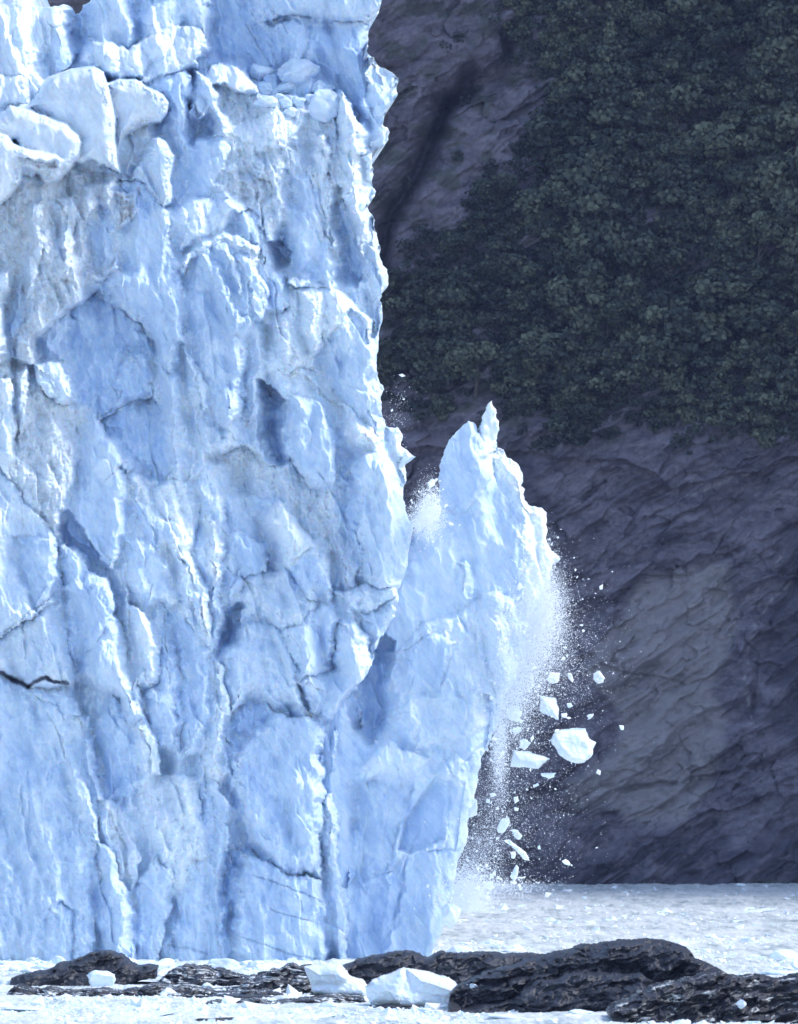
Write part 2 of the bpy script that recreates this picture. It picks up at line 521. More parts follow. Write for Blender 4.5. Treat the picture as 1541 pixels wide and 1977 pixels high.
# points, protrusion, slope x, slope y, bevel, rough, snow, dirt, part
G = [
 # --- set-back top
 ([(-170,-130),(760,-130),(740,0),(708,100),(715,250),(640,220),(400,160),(330,260),(180,160),(-170,240)], -150, 0, .25, 6, .15, .25, 0, 1),
 ([(-170,-130),(68,-20),(72,5),(88,12),(125,8),(143,20),(146,28),(135,48),(150,90),(140,115),(95,150),(60,205),(-170,210)], -125, .1, .55, 8, .45, .62, 0, 2),
 ([(100,50),(130,48),(142,60),(152,100),(125,130),(96,148),(85,120)], -112, .3, .2, 6, .1, .30, 0, 2),
 ([(141,30),(160,22),(180,18),(166,60),(152,112),(143,70)], -190, .2, 0, 4, .1, .10, 0, 1),
 ([(160,5),(190,-130),(250,-130),(262,30),(268,75),(250,92),(168,78),(152,122),(165,60)], -140, .15, .1, 12, .15, .42, 0, 3),
 ([(250,-130),(315,-130),(283,25),(272,80),(262,60)], -180, .1, .1, 4, .4, .4, 0, 1),
 ([(270,40),(300,0),(310,-130),(410,-130),(415,40),(412,95),(395,90),(350,50),(315,62),(275,85)], -128, .05, .15, 12, .12, .38, 0, 1),
 ([(415,-130),(482,-130),(486,40),(520,125),(508,152),(440,118),(402,100),(413,60)], -165, .1, .1, 6, .15, .10, 0, 1),
 ([(490,48),(515,44),(560,30),(650,44),(714,46),(708,100),(712,140),(715,190),(705,240),(650,160),(600,125),(522,128)], -128, .12, .05, 6, .1, .12, 0, 1),
 ([(520,50),(560,35),(600,60),(585,110),(560,125),(530,100)], -116, -.1, .1, 4, .1, .12, 0, 1),
 ([(485,-130),(745,-130),(738,0),(733,18),(715,38),(700,41),(660,43),(600,34),(560,28),(510,43),(492,36),(486,20)], -92, .1, -.1, 9, .1, .28, 0, 1),
 ([(705,102),(722,110),(735,130),(771,150),(770,180),(754,205),(742,230),(725,240),(700,235),(690,200),(712,170),(712,130)], -70, .25, .1, 9, .1, .35, 0, 14),
 ([(735,232),(756,255),(750,272),(722,292),(712,300),(705,270),(715,245)], -60, .15, 0, 8, .15, .55, 0, 14),
 # --- ramp and white seracs
 ([(152,122),(168,76),(215,80),(250,92),(300,68),(330,48),(352,52),(345,130),(300,150),(230,152),(180,130)], -90, .12, .55, 10, .35, .66, 0, 3),
 ([(352,50),(372,54),(398,70),(404,90),(388,104),(378,116),(385,130),(345,134),(290,165),(262,165),(330,92)], -66, .15, .25, 12, .2, .58, .08, 3),
 ([(400,135),(425,122),(440,122),(470,142),(488,160),(498,178),(478,196),(430,205),(405,190),(384,165)], -55, .1, .5, 10, .25, .72, 0, 19),
 ([(380,170),(410,160),(480,178),(560,185),(620,190),(655,175),(690,245),(705,300),(705,400),(712,430),(700,500),(560,560),(500,500),(480,420),(440,370),(408,372),(445,285),(430,220)], -48, .05, .30, 6, .95, .52, .25, 19),
 ([(395,240),(450,245),(520,215),(600,215),(590,250),(540,285),(480,300),(445,290),(430,262)], -42, 0, .5, 5, .8, .78, 0, 19),
 ([(468,270),(490,275),(508,335),(500,345),(478,330)], -26, .1, 0, 6, .2, .55, .1, 19),
 ([(440,330),(520,345),(530,375),(500,400),(470,385),(440,365)], -34, 0, .3, 6, .9, .5, .6, 19),
 ([(612,262),(628,254),(636,290),(640,350),(646,385),(642,430),(640,475),(622,452),(597,385),(590,332),(608,292)], -14, .15, 0, 9, .3, .55, 0, 20),
 ([(560,330),(597,345),(622,440),(642,475),(656,540),(622,545),(560,530),(545,480),(540,450),(560,400)], -24, .3, .05, 6, .08, .25, 0, 18),
 ([(515,470),(545,462),(562,488),(552,512),(532,500)], -68, 0, 0, 3, .1, .02, .1, 0),
 ([(658,172),(682,215),(697,262),(704,300),(706,350),(712,400),(722,450),(700,480),(682,470),(668,440),(660,370),(650,310),(648,235)], -14, .1, .05, 10, .5, .62, 0, 20),
 ([(655,360),(668,400),(684,440),(705,540),(692,548),(655,535),(662,470),(648,420)], -58, .1, 0, 4, .1, .02, 0, 0),
 ([(692,300),(720,292),(724,325),(720,350),(729,370),(712,398),(730,450),(738,480),(736,500),(750,520),(752,550),(738,565),(736,600),(724,650),(708,620),(718,545),(702,480),(712,430),(705,360)], -38, .1, .05, 8, .25, .5, 0, 9),
 ([(708,470),(736,480),(735,500),(750,522),(752,550),(735,572),(716,560),(712,520)], -20, .2, .1, 10, .1, .45, 0, 9),
 # --- centre knot (big blue block right of the caps)
 ([(275,175),(300,150),(345,132),(364,140),(374,165),(371,180),(361,190),(366,215),(381,235),(378,262),(400,266),(430,262),(441,270),(446,285),(426,330),(406,374),(380,386),(332,402),(322,400),(333,380),(328,350),(336,300),(320,275),(300,265),(320,218)], -52, .30, .05, 9, .08, .26, 0, 10),
 ([(376,200),(384,232),(400,222),(416,236),(410,262),(378,266)], -100, .1, 0, 3, .1, .0, 0, 0),
 ([(380,140),(405,150),(420,178),(424,208),(436,232),(446,268),(430,264),(415,262),(416,236),(402,222),(385,226),(372,190),(378,165)], -34, .15, .1, 8, .35, .40, 0, 10),
 # --- pillars below the rubble
 ([(335,402),(370,378),(400,377),(445,388),(462,405),(452,430),(420,450),(380,462),(352,490),(336,470),(328,430)], -8, .05, .35, 13, .45, .48, 0, 16),
 ([(452,410),(480,398),(502,418),(512,460),(517,490),(532,520),(556,530),(560,580),(551,640),(530,622),(510,572),(500,512),(482,482),(452,462),(446,435)], -20, .15, .1, 12, .12, .35, 0, 16),
 ([(345,512),(370,488),(390,470),(420,450),(455,458),(492,474),(498,520),(515,560),(520,590),(502,640),(482,660),(472,690),(472,770),(465,800),(440,822),(410,762),(380,702),(360,652),(350,582)], 12, .22, .05, 13, .08, .22, 0, 13),
 ([(345,510),(372,486),(392,468),(422,448),(456,456),(494,474),(497,500),(470,480),(430,474),(395,482),(372,500),(356,522)], 22, 0, .5, 7, .8, .72, 0, 13),
 ([(372,520),(385,484),(405,490),(432,530),(452,575),(470,625),(458,655),(430,610),(400,562)], 26, .25, 0, 12, .06, .22, 0, 13),
 ([(440,500),(470,482),(492,500),(500,545),(515,580),(502,635),(485,610),(466,610),(464,560)], 28, .2, 0, 13, .08, .28, 0, 13),
 ([(412,475),(440,468),(462,520),(466,575),(455,570),(430,520)], 24, .2, 0, 9, .1, .3, 0, 13),
 # --- left fluted dirty wall
 ([(-170,240),(0,250),(42,345),(90,335),(130,322),(175,322),(228,332),(236,350),(222,400),(226,480),(236,515),(190,548),(150,590),(110,620),(75,660),(78,690),(60,702),(40,722),(-10,705),(-170,720)], -6, 0, .08, 8, .75, .50, .62, 0),
 ([(172,432),(195,400),(220,420),(222,510),(200,524),(182,520),(174,480)], -30, .2, 0, 5, .05, .12, .05, 0),
 ([(110,385),(145,375),(142,465),(128,540),(108,520)], 14, .25, 0, 9, .4, .48, .3, 0),
 ([(48,400),(80,390),(82,470),(70,560),(46,590),(40,500)], 16, .25, 0, 10, .3, .42, .35, 0),
 ([(0,520),(20,524),(18,560),(10,585),(14,640),(8,690),(-60,700),(-60,520)], 40, .2, .1, 8, .3, .62, .05, 0),
 ([(20,560),(45,530),(50,600),(35,650),(28,700),(5,720),(10,640)], -4, .2, 0, 6, .2, .22, .1, 0),
 # --- big blue slab and neighbours
 ([(225,350),(260,344),(302,385),(320,402),(336,470),(346,530),(351,600),(353,700),(350,850),(330,832),(310,762),(298,690),(292,640),(268,622),(220,580),(186,556),(190,546),(236,516),(226,480),(222,400)], -4, .33, .05, 12, .05, .20, 0, 12),
 ([(226,372),(262,370),(268,400),(250,432),(228,440),(222,410)], 0, .2, 0, 5, .9, .45, 1.0, 12),
 ([(133,605),(187,558),(202,582),(242,602),(272,630),(294,664),(298,694),(290,692),(250,672),(236,722),(216,802),(190,812),(165,792),(143,767),(133,702),(116,667)], -48, .12, .1, 8, .28, .18, 0, 17),
 ([(248,676),(280,684),(296,722),(296,762),(222,792),(206,748),(238,706)], -26, .25, .12, 8, .2, .22, 0, 17),
 ([(190,812),(225,792),(296,764),(312,802),(328,852),(337,902),(320,932),(276,918),(250,902),(240,882),(215,852),(195,832)], -44, .14, .1, 8, .3, .2, 0, 17),
 ([(294,684),(310,702),(330,722),(350,702),(353,780),(352,852),(346,932),(326,902),(312,802)], 2, .2, 0, 10, .35, .36, .12, 15),
 ([(74,652),(108,622),(132,610),(136,622),(130,642),(116,667),(128,700),(85,701),(74,682)], -36, .3, -.1, 7, .02, .16, .1, 0),
 ([(64,706),(85,698),(118,698),(126,715),(141,752),(147,776),(112,778),(86,766),(70,742)], 18, .2, .2, 9, .25, .42, 0, 0),
 ([(-170,715),(-10,702),(60,702),(70,742),(110,776),(150,784),(172,790),(160,832),(150,902),(126,962),(118,1042),(60,982),(20,932),(0,902),(-170,880)], -8, 0, .25, 5, 1.0, .70, .40, 0),
 ([(30,720),(48,700),(58,740),(52,800),(38,860),(24,820)], 10, .2, 0, 8, .3, .5, .15, 0),
 ([(-20,730),(20,735),(32,800),(30,880),(15,940),(-30,900)], 16, .25, 0, 9, .3, .5, .1, 0),
 ([(118,1012),(140,962),(150,892),(158,832),(166,788),(190,810),(216,850),(241,890),(251,920),(253,982),(246,1032),(236,1062),(215,1102),(190,1082),(160,1062),(118,1042)], 14, .30, .05, 10, .06, .30, 0, 11),
 ([(118,1012),(124,990),(150,1012),(175,1050),(205,1095),(215,1102),(190,1092),(160,1066),(128,1046)], -30, .2, 0, 4, .06, .05, 0, 11),
 ([(-170,880),(0,900),(22,932),(56,972),(86,1012),(106,1047),(112,1067),(121,1132),(123,1152),(60,1192),(0,1226),(-170,1240)], 34, .18, .15, 10, .35, .45, .05, 21),
 ([(30,1040),(60,1030),(105,1048),(112,1070),(121,1140),(70,1180),(55,1130),(35,1080)], 46, .3, 0, 8, .08, .26, 0, 21),
 ([(-170,1240),(0,1226),(60,1192),(122,1148),(126,1202),(136,1262),(146,1302),(140,1326),(60,1326),(0,1302),(-170,1302)], 34, .12, .05, 10, .45, .42, .15, 21),
 ([(113,1056),(130,1048),(150,1062),(162,1086),(170,1106),(207,1116),(216,1140),(222,1162),(216,1190),(232,1200),(242,1232),(247,1272),(257,1312),(272,1372),(285,1402),(250,1402),(240,1352),(215,1332),(150,1302),(134,1252),(124,1182),(119,1132)], 54, .22, .1, 10, .1, .34, 0, 10),
 ([(120,1130),(150,1120),(200,1130),(218,1165),(212,1190),(200,1230),(160,1270),(138,1250)], 58, .3, 0, 8, .05, .2, 0, 10),
 ([(240,905),(275,918),(300,938),(330,930),(362,930),(382,962),(388,1002),(368,1062),(384,1102),(402,1132),(408,1202),(402,1252),(332,1182),(312,1162),(250,1142),(240,1112),(236,1062),(252,1002)], 18, .1, .2, 8, .85, .80, 0, 0),
 ([(262,960),(330,1010),(340,1040),(300,1060),(262,1020)], 22, .3, 0, 8, .3, .32, 0, 0),
 ([(240,1040),(275,1040),(325,1080),(330,1150),(290,1165),(250,1140)], 26, .28, .1, 9, .3, .35, 0, 0),
 ([(330,1060),(352,1080),(375,1120),(392,1180),(400,1240),(372,1205),(345,1160),(332,1110)], 34, .2, .1, 8, .3, .5, 0, 0),
 ([(240,1122),(256,1162),(276,1182),(302,1232),(312,1292),(297,1326),(266,1320),(260,1332),(250,1292),(243,1252),(234,1202)], 42, .2, .1, 9, .6, .66, .05, 0),
 ([(308,1160),(330,1200),(341,1262),(346,1322),(351,1392),(346,1452),(300,1442),(284,1402),(270,1342),(296,1326),(308,1290)], 26, .3, .05, 9, .08, .25, 0, 0),
 ([(322,1182),(345,1162),(366,1202),(402,1252),(417,1332),(417,1402),(402,1442),(352,1462),(348,1392),(341,1262)], 22, .3, .05, 9, .08, .24, 0, 0),
 # --- lower left
 ([(-170,1302),(0,1304),(60,1330),(130,1330),(150,1352),(163,1402),(177,1462),(182,1532),(188,1602),(189,1702),(180,1890),(-170,1890)], 30, .06, .05, 12, .35, .30, .06, 9),
 ([(60,1345),(110,1360),(140,1420),(150,1480),(188,1580),(189,1652),(178,1620),(160,1560),(130,1520),(105,1440),(80,1400)], 50, .2, .05, 12, .15, .32, 0, 9),
 ([(143,1382),(173,1382),(182,1442),(192,1502),(203,1552),(212,1580),(185,1584),(162,1502),(143,1462)], 20, .2, 0, 10, .12, .34, 0, 0),
 ([(180,1400),(215,1340),(250,1390),(292,1402),(307,1432),(310,1482),(300,1502),(267,1482),(263,1532),(210,1552),(196,1502),(186,1442)], 8, .22, -.1, 8, .06, .15, 0, 0),
 ([(253,1400),(280,1392),(304,1422),(311,1492),(317,1547),(300,1552),(266,1522),(270,1472)], 42, .12, .1, 9, .5, .60, 0, 0),
 ([(262,1532),(300,1498),(342,1494),(382,1508),(388,1562),(398,1602),(402,1652),(382,1702),(360,1742),(330,1702),(300,1642),(272,1592)], 24, .1, .1, 7, .75, .68, .04, 0),
 ([(188,1545),(230,1548),(246,1590),(272,1652),(266,1702),(250,1722),(230,1682),(215,1622),(190,1602)], 14, .05, .1, 6, .8, .60, .2, 0),
 ([(128,1470),(150,1482),(170,1540),(182,1590),(150,1580),(132,1530)], 56, .1, .1, 9, .3, .6, 0, 9),
 ([(186,1622),(215,1640),(236,1702),(257,1762),(260,1802),(256,1890),(205,1890),(186,1802),(176,1742),(186,1702)], 44, .3, 0, 10, .1, .24, 0, 0),
 ([(262,1702),(300,1652),(335,1692),(334,1752),(320,1782),(303,1890),(258,1890),(262,1782)], 22, .2, 0, 10, .15, .32, 0, 0),
 ([(345,1722),(375,1662),(400,1652),(412,1702),(432,1752),(457,1890),(320,1890)], 30, .2, 0, 10, .12, .28, 0, 0),
 ([(95,1760),(120,1735),(146,1765),(140,1800),(150,1890),(80,1890)], 52, .1, .1, 12, .1, .34, 0, 9),
 # --- middle
 ([(350,662),(362,702),(396,740),(404,782),(420,832),(470,852),(522,912),(482,942),(432,922),(400,902),(360,932),(350,862)], -8, .1, .1, 8, .75, .55, .08, 0),
 ([(355,660),(372,680),(400,740),(404,790),(385,800),(360,740)], 2, .2, 0, 8, .5, .45, 0, 0),
 ([(472,652),(490,622),(522,642),(562,662),(572,702),(522,722),(502,742),(505,772),(517,762),(500,802),(476,822),(472,772)], 2, .2, 0, 10, .4, .52, .05, 15),
 ([(500,622),(560,590),(612,700),(592,722),(562,712),(522,682)], -6, .1, .2, 6, .9, .74, .1, 0),
 ([(558,545),(602,556),(652,556),(692,588),(712,622),(720,702),(712,722),(690,702),(622,640),(610,700),(575,650)], 18, .1, .35, 10, .75, .74, .05, 18),
 ([(614,690),(640,642),(682,596),(704,622),(719,682),(727,732),(741,792),(740,862),(722,858),(700,822),(662,792),(627,742)], 16, .33, .05, 12, .05, .24, 0, 18),
 ([(553,722),(580,704),(610,720),(642,772),(682,792),(722,832),(742,862),(786,902),(742,902),(702,862),(652,842),(645,782),(610,752)], 18, .1, .3, 7, 1., .92, 0, 0),
 ([(508,735),(525,744),(548,770),(556,792),(545,832),(560,892),(545,900),(528,880),(512,832),(514,790)], -86, .1, 0, 3, .15, .0, 0, 0),
 ([(548,790),(562,762),(602,770),(632,790),(650,852),(647,902),(646,952),(622,952),(582,922),(562,892),(548,832)], 14, .28, .05, 11, .05, .18, 0, 12),
 ([(420,882),(470,856),(522,902),(562,892),(602,942),(652,962),(652,1002),(682,1062),(690,1102),(680,1142),(652,1122),(610,1042),(562,992),(532,962),(462,952)], -16, .05, .2, 6, 1., .60, .25, 0),
 ([(654,932),(682,892),(722,868),(742,850),(762,872),(782,932),(788,972),(799,1032),(790,1092),(768,1132),(742,1142),(712,1132),(690,1082),(682,1042),(655,992)], 34, -.05, .02, 16, .08, .32, 0, 14),
 ([(654,935),(678,905),(690,960),(688,1040),(700,1090),(690,1082),(668,1030),(652,990)], 6, .3, 0, 5, .08, .12, 0, 14),
 ([(738,800),(746,822),(770,824),(779,840),(776,860),(790,870),(805,882),(788,890),(782,942),(762,902),(742,862)], 14, .1, .1, 9, .4, .72, 0, 14),
 ([(498,1010),(532,960),(562,990),(602,1040),(632,1100),(643,1150),(637,1172),(592,1152),(550,1122),(540,1062)], 36, .2, .25, 11, .6, .80, 0, 16),
 ([(545,1112),(570,1082),(602,1058),(627,1092),(645,1150),(640,1172),(602,1154),(562,1152)], 38, .3, 0, 8, .05, .15, 0, 16),
 ([(378,930),(432,960),(437,1050),(422,1160),(442,1190),(422,1262),(414,1350),(402,1252),(408,1202),(400,1130),(384,1102),(368,1060),(388,1002)], 16, .25, .05, 10, .35, .40, 0, 20),
 ([(396,1000),(412,990),(428,1040),(430,1110),(410,1130),(395,1070)], 30, .1, .2, 7, 1.0, .85, 0, 20),
 ([(432,1020),(470,1030),(512,1052),(516,1102),(502,1132),(470,1122),(445,1170),(430,1150),(438,1080)], 12, .2, 0, 8, .1, .15, 0, 0),
 ([(470,1110),(545,1100),(600,1155),(640,1172),(600,1200),(545,1215),(500,1200),(465,1180)], 24, .1, .2, 8, .6, .5, 0, 0),
 ([(440,1182),(462,1166),(466,1202),(452,1242),(424,1264),(430,1220)], -60, .2, 0, 3, .1, .0, .05, 0),
 ([(538,1222),(580,1200),(622,1160),(650,1180),(647,1252),(642,1302),(582,1312),(570,1292),(550,1262)], 44, .12, .05, 12, .1, .36, 0, 22),
 ([(640,1142),(700,1132),(765,1132),(768,1170),(756,1202),(722,1212),(690,1182),(660,1195)], 30, .1, .2, 9, .5, .5, 0, 0),
 ([(648,1202),(680,1190),(706,1222),(721,1290),(702,1322),(692,1340),(672,1382),(642,1392),(602,1372),(582,1312),(642,1292),(647,1242)], 48, .15, .02, 12, .08, .34, 0, 23),
 ([(690,1180),(722,1180),(752,1160),(768,1150),(758,1202),(737,1240),(722,1268),(706,1230)], 24, .2, .05, 9, .1, .36, 0, 22),
 ([(432,1322),(426,1272),(452,1242),(470,1202),(542,1212),(572,1292),(582,1352),(602,1382),(545,1362),(482,1342),(442,1382)], 24, .08, .1, 9, .55, .48, 0, 0),
 ([(582,1318),(602,1376),(642,1392),(674,1384),(655,1400),(640,1445),(622,1440),(600,1390)], -10, .2, -.1, 5, .1, .12, 0, 0),
 ([(410,1270),(430,1290),(446,1382),(432,1422),(446,1500),(430,1512),(398,1502),(385,1440),(404,1400),(416,1340)], 34, .15, .05, 9, .7, .55, 0, 0),
 ([(446,1392),(480,1350),(512,1354),(532,1382),(502,1422),(452,1422),(434,1410)], 2, .1, .1, 6, .2, .04, 0, 0),
 ([(430,1420),(467,1420),(456,1502),(472,1562),(487,1622),(476,1660),(450,1562),(438,1502)], -6, .1, 0, 5, .6, .12, 0, 0),
 ([(488,1412),(530,1380),(602,1386),(620,1402),(624,1442),(632,1472),(627,1502),(622,1562),(620,1622),(622,1702),(602,1692),(562,1692),(512,1662),(482,1602),(465,1532),(455,1500),(465,1452)], 42, .12, .03, 12, .1, .22, 0, 13),
 ([(385,1512),(420,1508),(442,1560),(444,1642),(432,1702),(442,1782),(457,1890),(400,1890),(398,1702),(395,1602)], 22, .25, 0, 10, .12, .28, 0, 15),
 ([(432,1702),(444,1642),(470,1630),(500,1660),(480,1700),(460,1760),(456,1880),(440,1780)], -14, .1, 0, 5, .1, .14, 0, 0),
 ([(468,1642),(512,1662),(562,1692),(622,1702),(642,1782),(652,1890),(456,1890),(456,1762)], 48, .08, .02, 8, .12, .24, 0, 21),
 ([(648,1382),(692,1322),(704,1380),(708,1442),(690,1482),(690,1562),(696,1602),(700,1642),(692,1890),(655,1890),(650,1642),(660,1592),(635,1532),(626,1452)], -95, .15, 0, 8, .15, .0, 0, 17),
 ([(628,1455),(648,1392),(655,1420),(648,1490),(632,1520)], -40, .2, 0, 6, .2, .2, 0, 0),
 ([(655,1600),(668,1590),(686,1640),(684,1690),(668,1720),(655,1680)], -60, .2, 0, 8, .1, .14, 0, 17),
 ([(620,1545),(640,1530),(652,1570),(660,1592),(650,1642),(652,1682),(667,1742),(671,1890),(642,1890),(622,1702)], 18, .2, 0, 9, .3, .42, 0, 15),
 # --- rounded white caps, upper left
 ([(-170,130),(0,140),(36,141),(55,155),(59,190),(56,196),(30,207),(0,217),(-170,230)], -58, .1, .4, 12, .15, .66, .12, 4),
 ([(240,262),(290,238),(294,266),(282,287),(272,312),(252,342),(236,340),(226,300)], -34, .2, -.1, 8, .2, .40, .55, 0),
 ([(203,163),(230,154),(262,154),(290,170),(312,182),(324,200),(321,218),(310,235),(290,236),(265,246),(240,262),(226,292),(222,226)], 0, .12, .12, 14, -.8, .55, 0.32, 5),
 ([(85,165),(95,150),(135,135),(180,129),(198,139),(211,175),(224,226),(223,272),(231,332),(205,330),(170,315),(145,312),(150,272),(130,246),(75,216),(60,206)], 22, .08, -.03, 22, -.8, .56, 0.28, 6),
 ([(148,315),(175,312),(231,330),(236,350),(215,350),(170,345)], -40, 0, -.2, 5, .1, .3, .3, 0),
 ([(0,228),(20,208),(65,214),(130,242),(151,262),(156,276),(150,302),(135,327),(115,347),(90,352),(50,300),(30,270),(-170,270),(-170,230)], 56, .05, .02, 20, -.8, .58, 0.3, 7),
 ([(-170,262),(0,258),(15,262),(28,278),(55,290),(110,300),(121,310),(115,326),(75,328),(43,322),(40,345),(20,377),(-10,400),(-170,400)], 88, .02, .02, 14, -.8, .68, 0.27, 4),
 ([(44,305),(60,312),(108,314),(112,325),(75,327),(46,322)], 74, 0, -.5, 4, .1, .4, .9, 4),
 ([(280,286),(295,268),(306,265),(320,275),(336,300),(332,332),(328,352),(333,380),(330,391),(315,398),(300,372),(285,330)], 12, .1, .05, 12, -.8, .42, 0, 8),
]
CRACKS = [([(186,809),(215,793),(250,780),(296,758)], 1.6), ([(205,926),(222,912),(238,894)], 1.5), ([(-5,1228),(25,1208),(62,1176),(85,1168),(106,1144)], 1.5),
          ([(-8,1294),(5,1300),(24,1312),(38,1318),(52,1326),(66,1316),(88,1308),(104,1316),(132,1320)], 4.5),
          ([(486,20),(492,36),(510,43),(560,28),(600,34)], 1.8), ([(475,47),(500,90),(523,128)], 1.0), ([(655,44),(715,40)], 1.4),
          ([(325,1826),(360,1830),(400,1843)], 2.0), ([(462,1808),(500,1820),(560,1842),(610,1852)], 1.8), ([(488,1690),(540,1706),(600,1730),(622,1742)], 1.5), ([(520,1755),(560,1768),(600,1778)], 1.0)]

gx, gy = grid(-170, 812, -130, 1888, 1.6)
P0 = np.zeros(gx.shape) - 20 - 0.0 * gy
base = (P0, np.full(gx.shape, .6), np.full(gx.shape, .45), np.zeros(gx.shape))
P, ro, sn, di, part = build_map(gx, gy, G, base, 7.0, 1)
P = P * 1.5 + ice_detail(gx, gy, ro, 0) * 1.0
osd = poly_dist(gx, gy, face_outline)
t = np.clip(1 - osd / 11.0, 0, 1)
P -= 11 * (1 - np.sqrt(np.clip(1 - t * t, 0, 1)))
crk = np.zeros(gx.shape)
cwx = gx + 3 * fbm(gx / 16, gy / 16, 3, 9); cwy = gy + 3 * fbm(gx / 16 + 5, gy / 16, 3, 8)
for pts, w in CRACKS:
    dl = line_dist(cwx, cwy, pts)
    wv = w * (1 + .6 * perlin(gx / 12, gy / 12, 3))
    c = 1 - sstep(wv * .4, wv * 1.2 + .8, dl)
    P -= (14 if w > 3 else 5) * c
    crk = np.maximum(crk, c * (.9 if w > 3 else .12))
# hanging rounded snow pockets: roughness also carries more snow
glacier = empty('glacier', W(350, 1855, D_ICE))
GL = Vector(glacier.location)
tag(glacier, 'towering blue and white glacier front with fluted seracs, rising behind the low rocks', 'glacier')
part, PART_NAMES = split_parts(part, PART_NAMES)
pieces = sheet(gx, gy, P, D_ICE, face_outline, 60.0, {'snow': sn, 'dirt': di, 'crack': crk}, part, False, .3)
for pid, (V, Fc, A) in pieces.items():
    V = V - np.array(GL)
    mesh_from(PART_NAMES[pid], V, Fc, M_ICE, glacier, True, A)

# loose rounded blocks lying on the rubble ledge of the glacier
from mathutils import noise as mnoise
def lump(name, rx, ry, rz, seed, parent=None, mat=None, cuts=9, sub=3, rough=0.10):
    """an angular ice or rock block: a ball cut by random planes, then roughened"""
    import bmesh
    bm = bmesh.new()
    bmesh.ops.create_icosphere(bm, subdivisions=sub, radius=1.0)
    r = random.Random(seed)
    planes = []
    for i in range(cuts):
        v = Vector((r.gauss(0, 1), r.gauss(0, 1), r.gauss(0, 1))).normalized()
        planes.append((v, r.uniform(.52, .86)))
    off = Vector((seed * 3.7, seed * 1.3, 0))
    for v in bm.verts:
        p = v.co.copy()
        for n_, d_ in planes:
            k = p.dot(n_)
            if k > d_: p -= n_ * (k - d_) * 0.93
        p += v.co * (rough * mnoise.fractal(v.co * 2.2 + off, 1.0, 2.0, 4))
        v.co = Vector((p.x * rx, p.y * ry, p.z * rz))
    me = bpy.data.meshes.new(name)
    bm.to_mesh(me); bm.free()
    for p in me.polygons: p.use_smooth = sub > 3
    me.materials.append(mat or M_CHIP)
    o = bpy.data.objects.new(name, me); col.objects.link(o)
    if parent: o.parent = parent
    return o

def prot(px, py):
    i = int(round((px + 170) / 1.6)); j = int(round((py + 130) / 1.6))
    return P[j, i]

BOULD = [((505, 138), (27, 20), 'pale angular ice block at the left end of the rubble ledge under the glacier top'),
         ((576, 140), (46, 27), 'largest domed ice block in the row on the rubble ledge near the glacier top'),
         ((549, 170), (26, 16), 'flat ice block wedged just under the largest domed block on the ledge'),
         ((512, 171), (19, 14), 'small squarish ice block below the angular one on the rubble ledge'),
         ((617, 168), (34, 15), 'long low ice block right of the largest dome on the rubble ledge'),
         ((628, 206), (33, 36), 'big rounded ice block bulging over the right corner of the rubble ledge'),
         ((512, 198), (27, 13), 'snowy flat ice block at the lower left of the rubble ledge'),
         ((553, 200), (15, 12), 'small snowy lump in the middle of the rubble ledge'),
         ((578, 196), (12, 10), 'tiny rounded lump between the ledge blocks and the big bulging one'),
         ((540, 189), (11, 9), 'tiny bluish lump beneath the wedged flat block on the ledge'),
         ((600, 190), (13, 9), 'tiny lump beneath the long low block on the ledge'),
         ((563, 216), (17, 11), 'snowy lump on the front lip of the rubble ledge')]
for i, ((bx_, by_), (rx, ry), lb) in enumerate(BOULD):
    o = lump('ice_block', rx * .035, rx * .032, ry * .035, 40 + i, mat=M_LEDGE, cuts=9, sub=4, rough=.16)
    pp = prot(bx_, by_ + ry * .6) + rx * .35
    o.location = W(bx_, by_, D_ICE - pp * .035)
    o.rotation_euler = (0, random.uniform(-.15, .15), random.uniform(0, 3))
    tag(o, lb, 'ice block', 'loose ice blocks on the glacier ledge')

# ------------------------------------------------------------------ the toppling pinnacle
D_PIN = 402.5
pin_outline = ragged([(797, 1032), (815, 1022), (836, 1008), (852, 984), (849, 930), (853, 885), (862, 862), (878, 838), (893, 822), (905, 812), (914, 815), (922, 834), (929, 838), (928, 820), (934, 800), (942, 784), (950, 773), (958, 790),
    (963, 812), (964, 830), (958, 850), (958, 866), (972, 868), (980, 884), (992, 890), (1004, 902), (1010, 922), (1006, 938), (1014, 944), (1010, 954), (1020, 974), (1046, 980), (1056, 990), (1057, 1020), (1056, 1045), (1064, 1062), (1082, 1080),
    (1066, 1096), (1064, 1118), (1050, 1142), (1040, 1160), (1020, 1200), (1012, 1240), (1000, 1290), (985, 1330), (962, 1385), (942, 1440), (922, 1495), (912, 1560), (902, 1620), (882, 1690), (862, 1765), (838, 1830), (822, 1890),
    (600, 1890), (600, 1280), (700, 1180), (760, 1080)], 5.5, 3, 11)
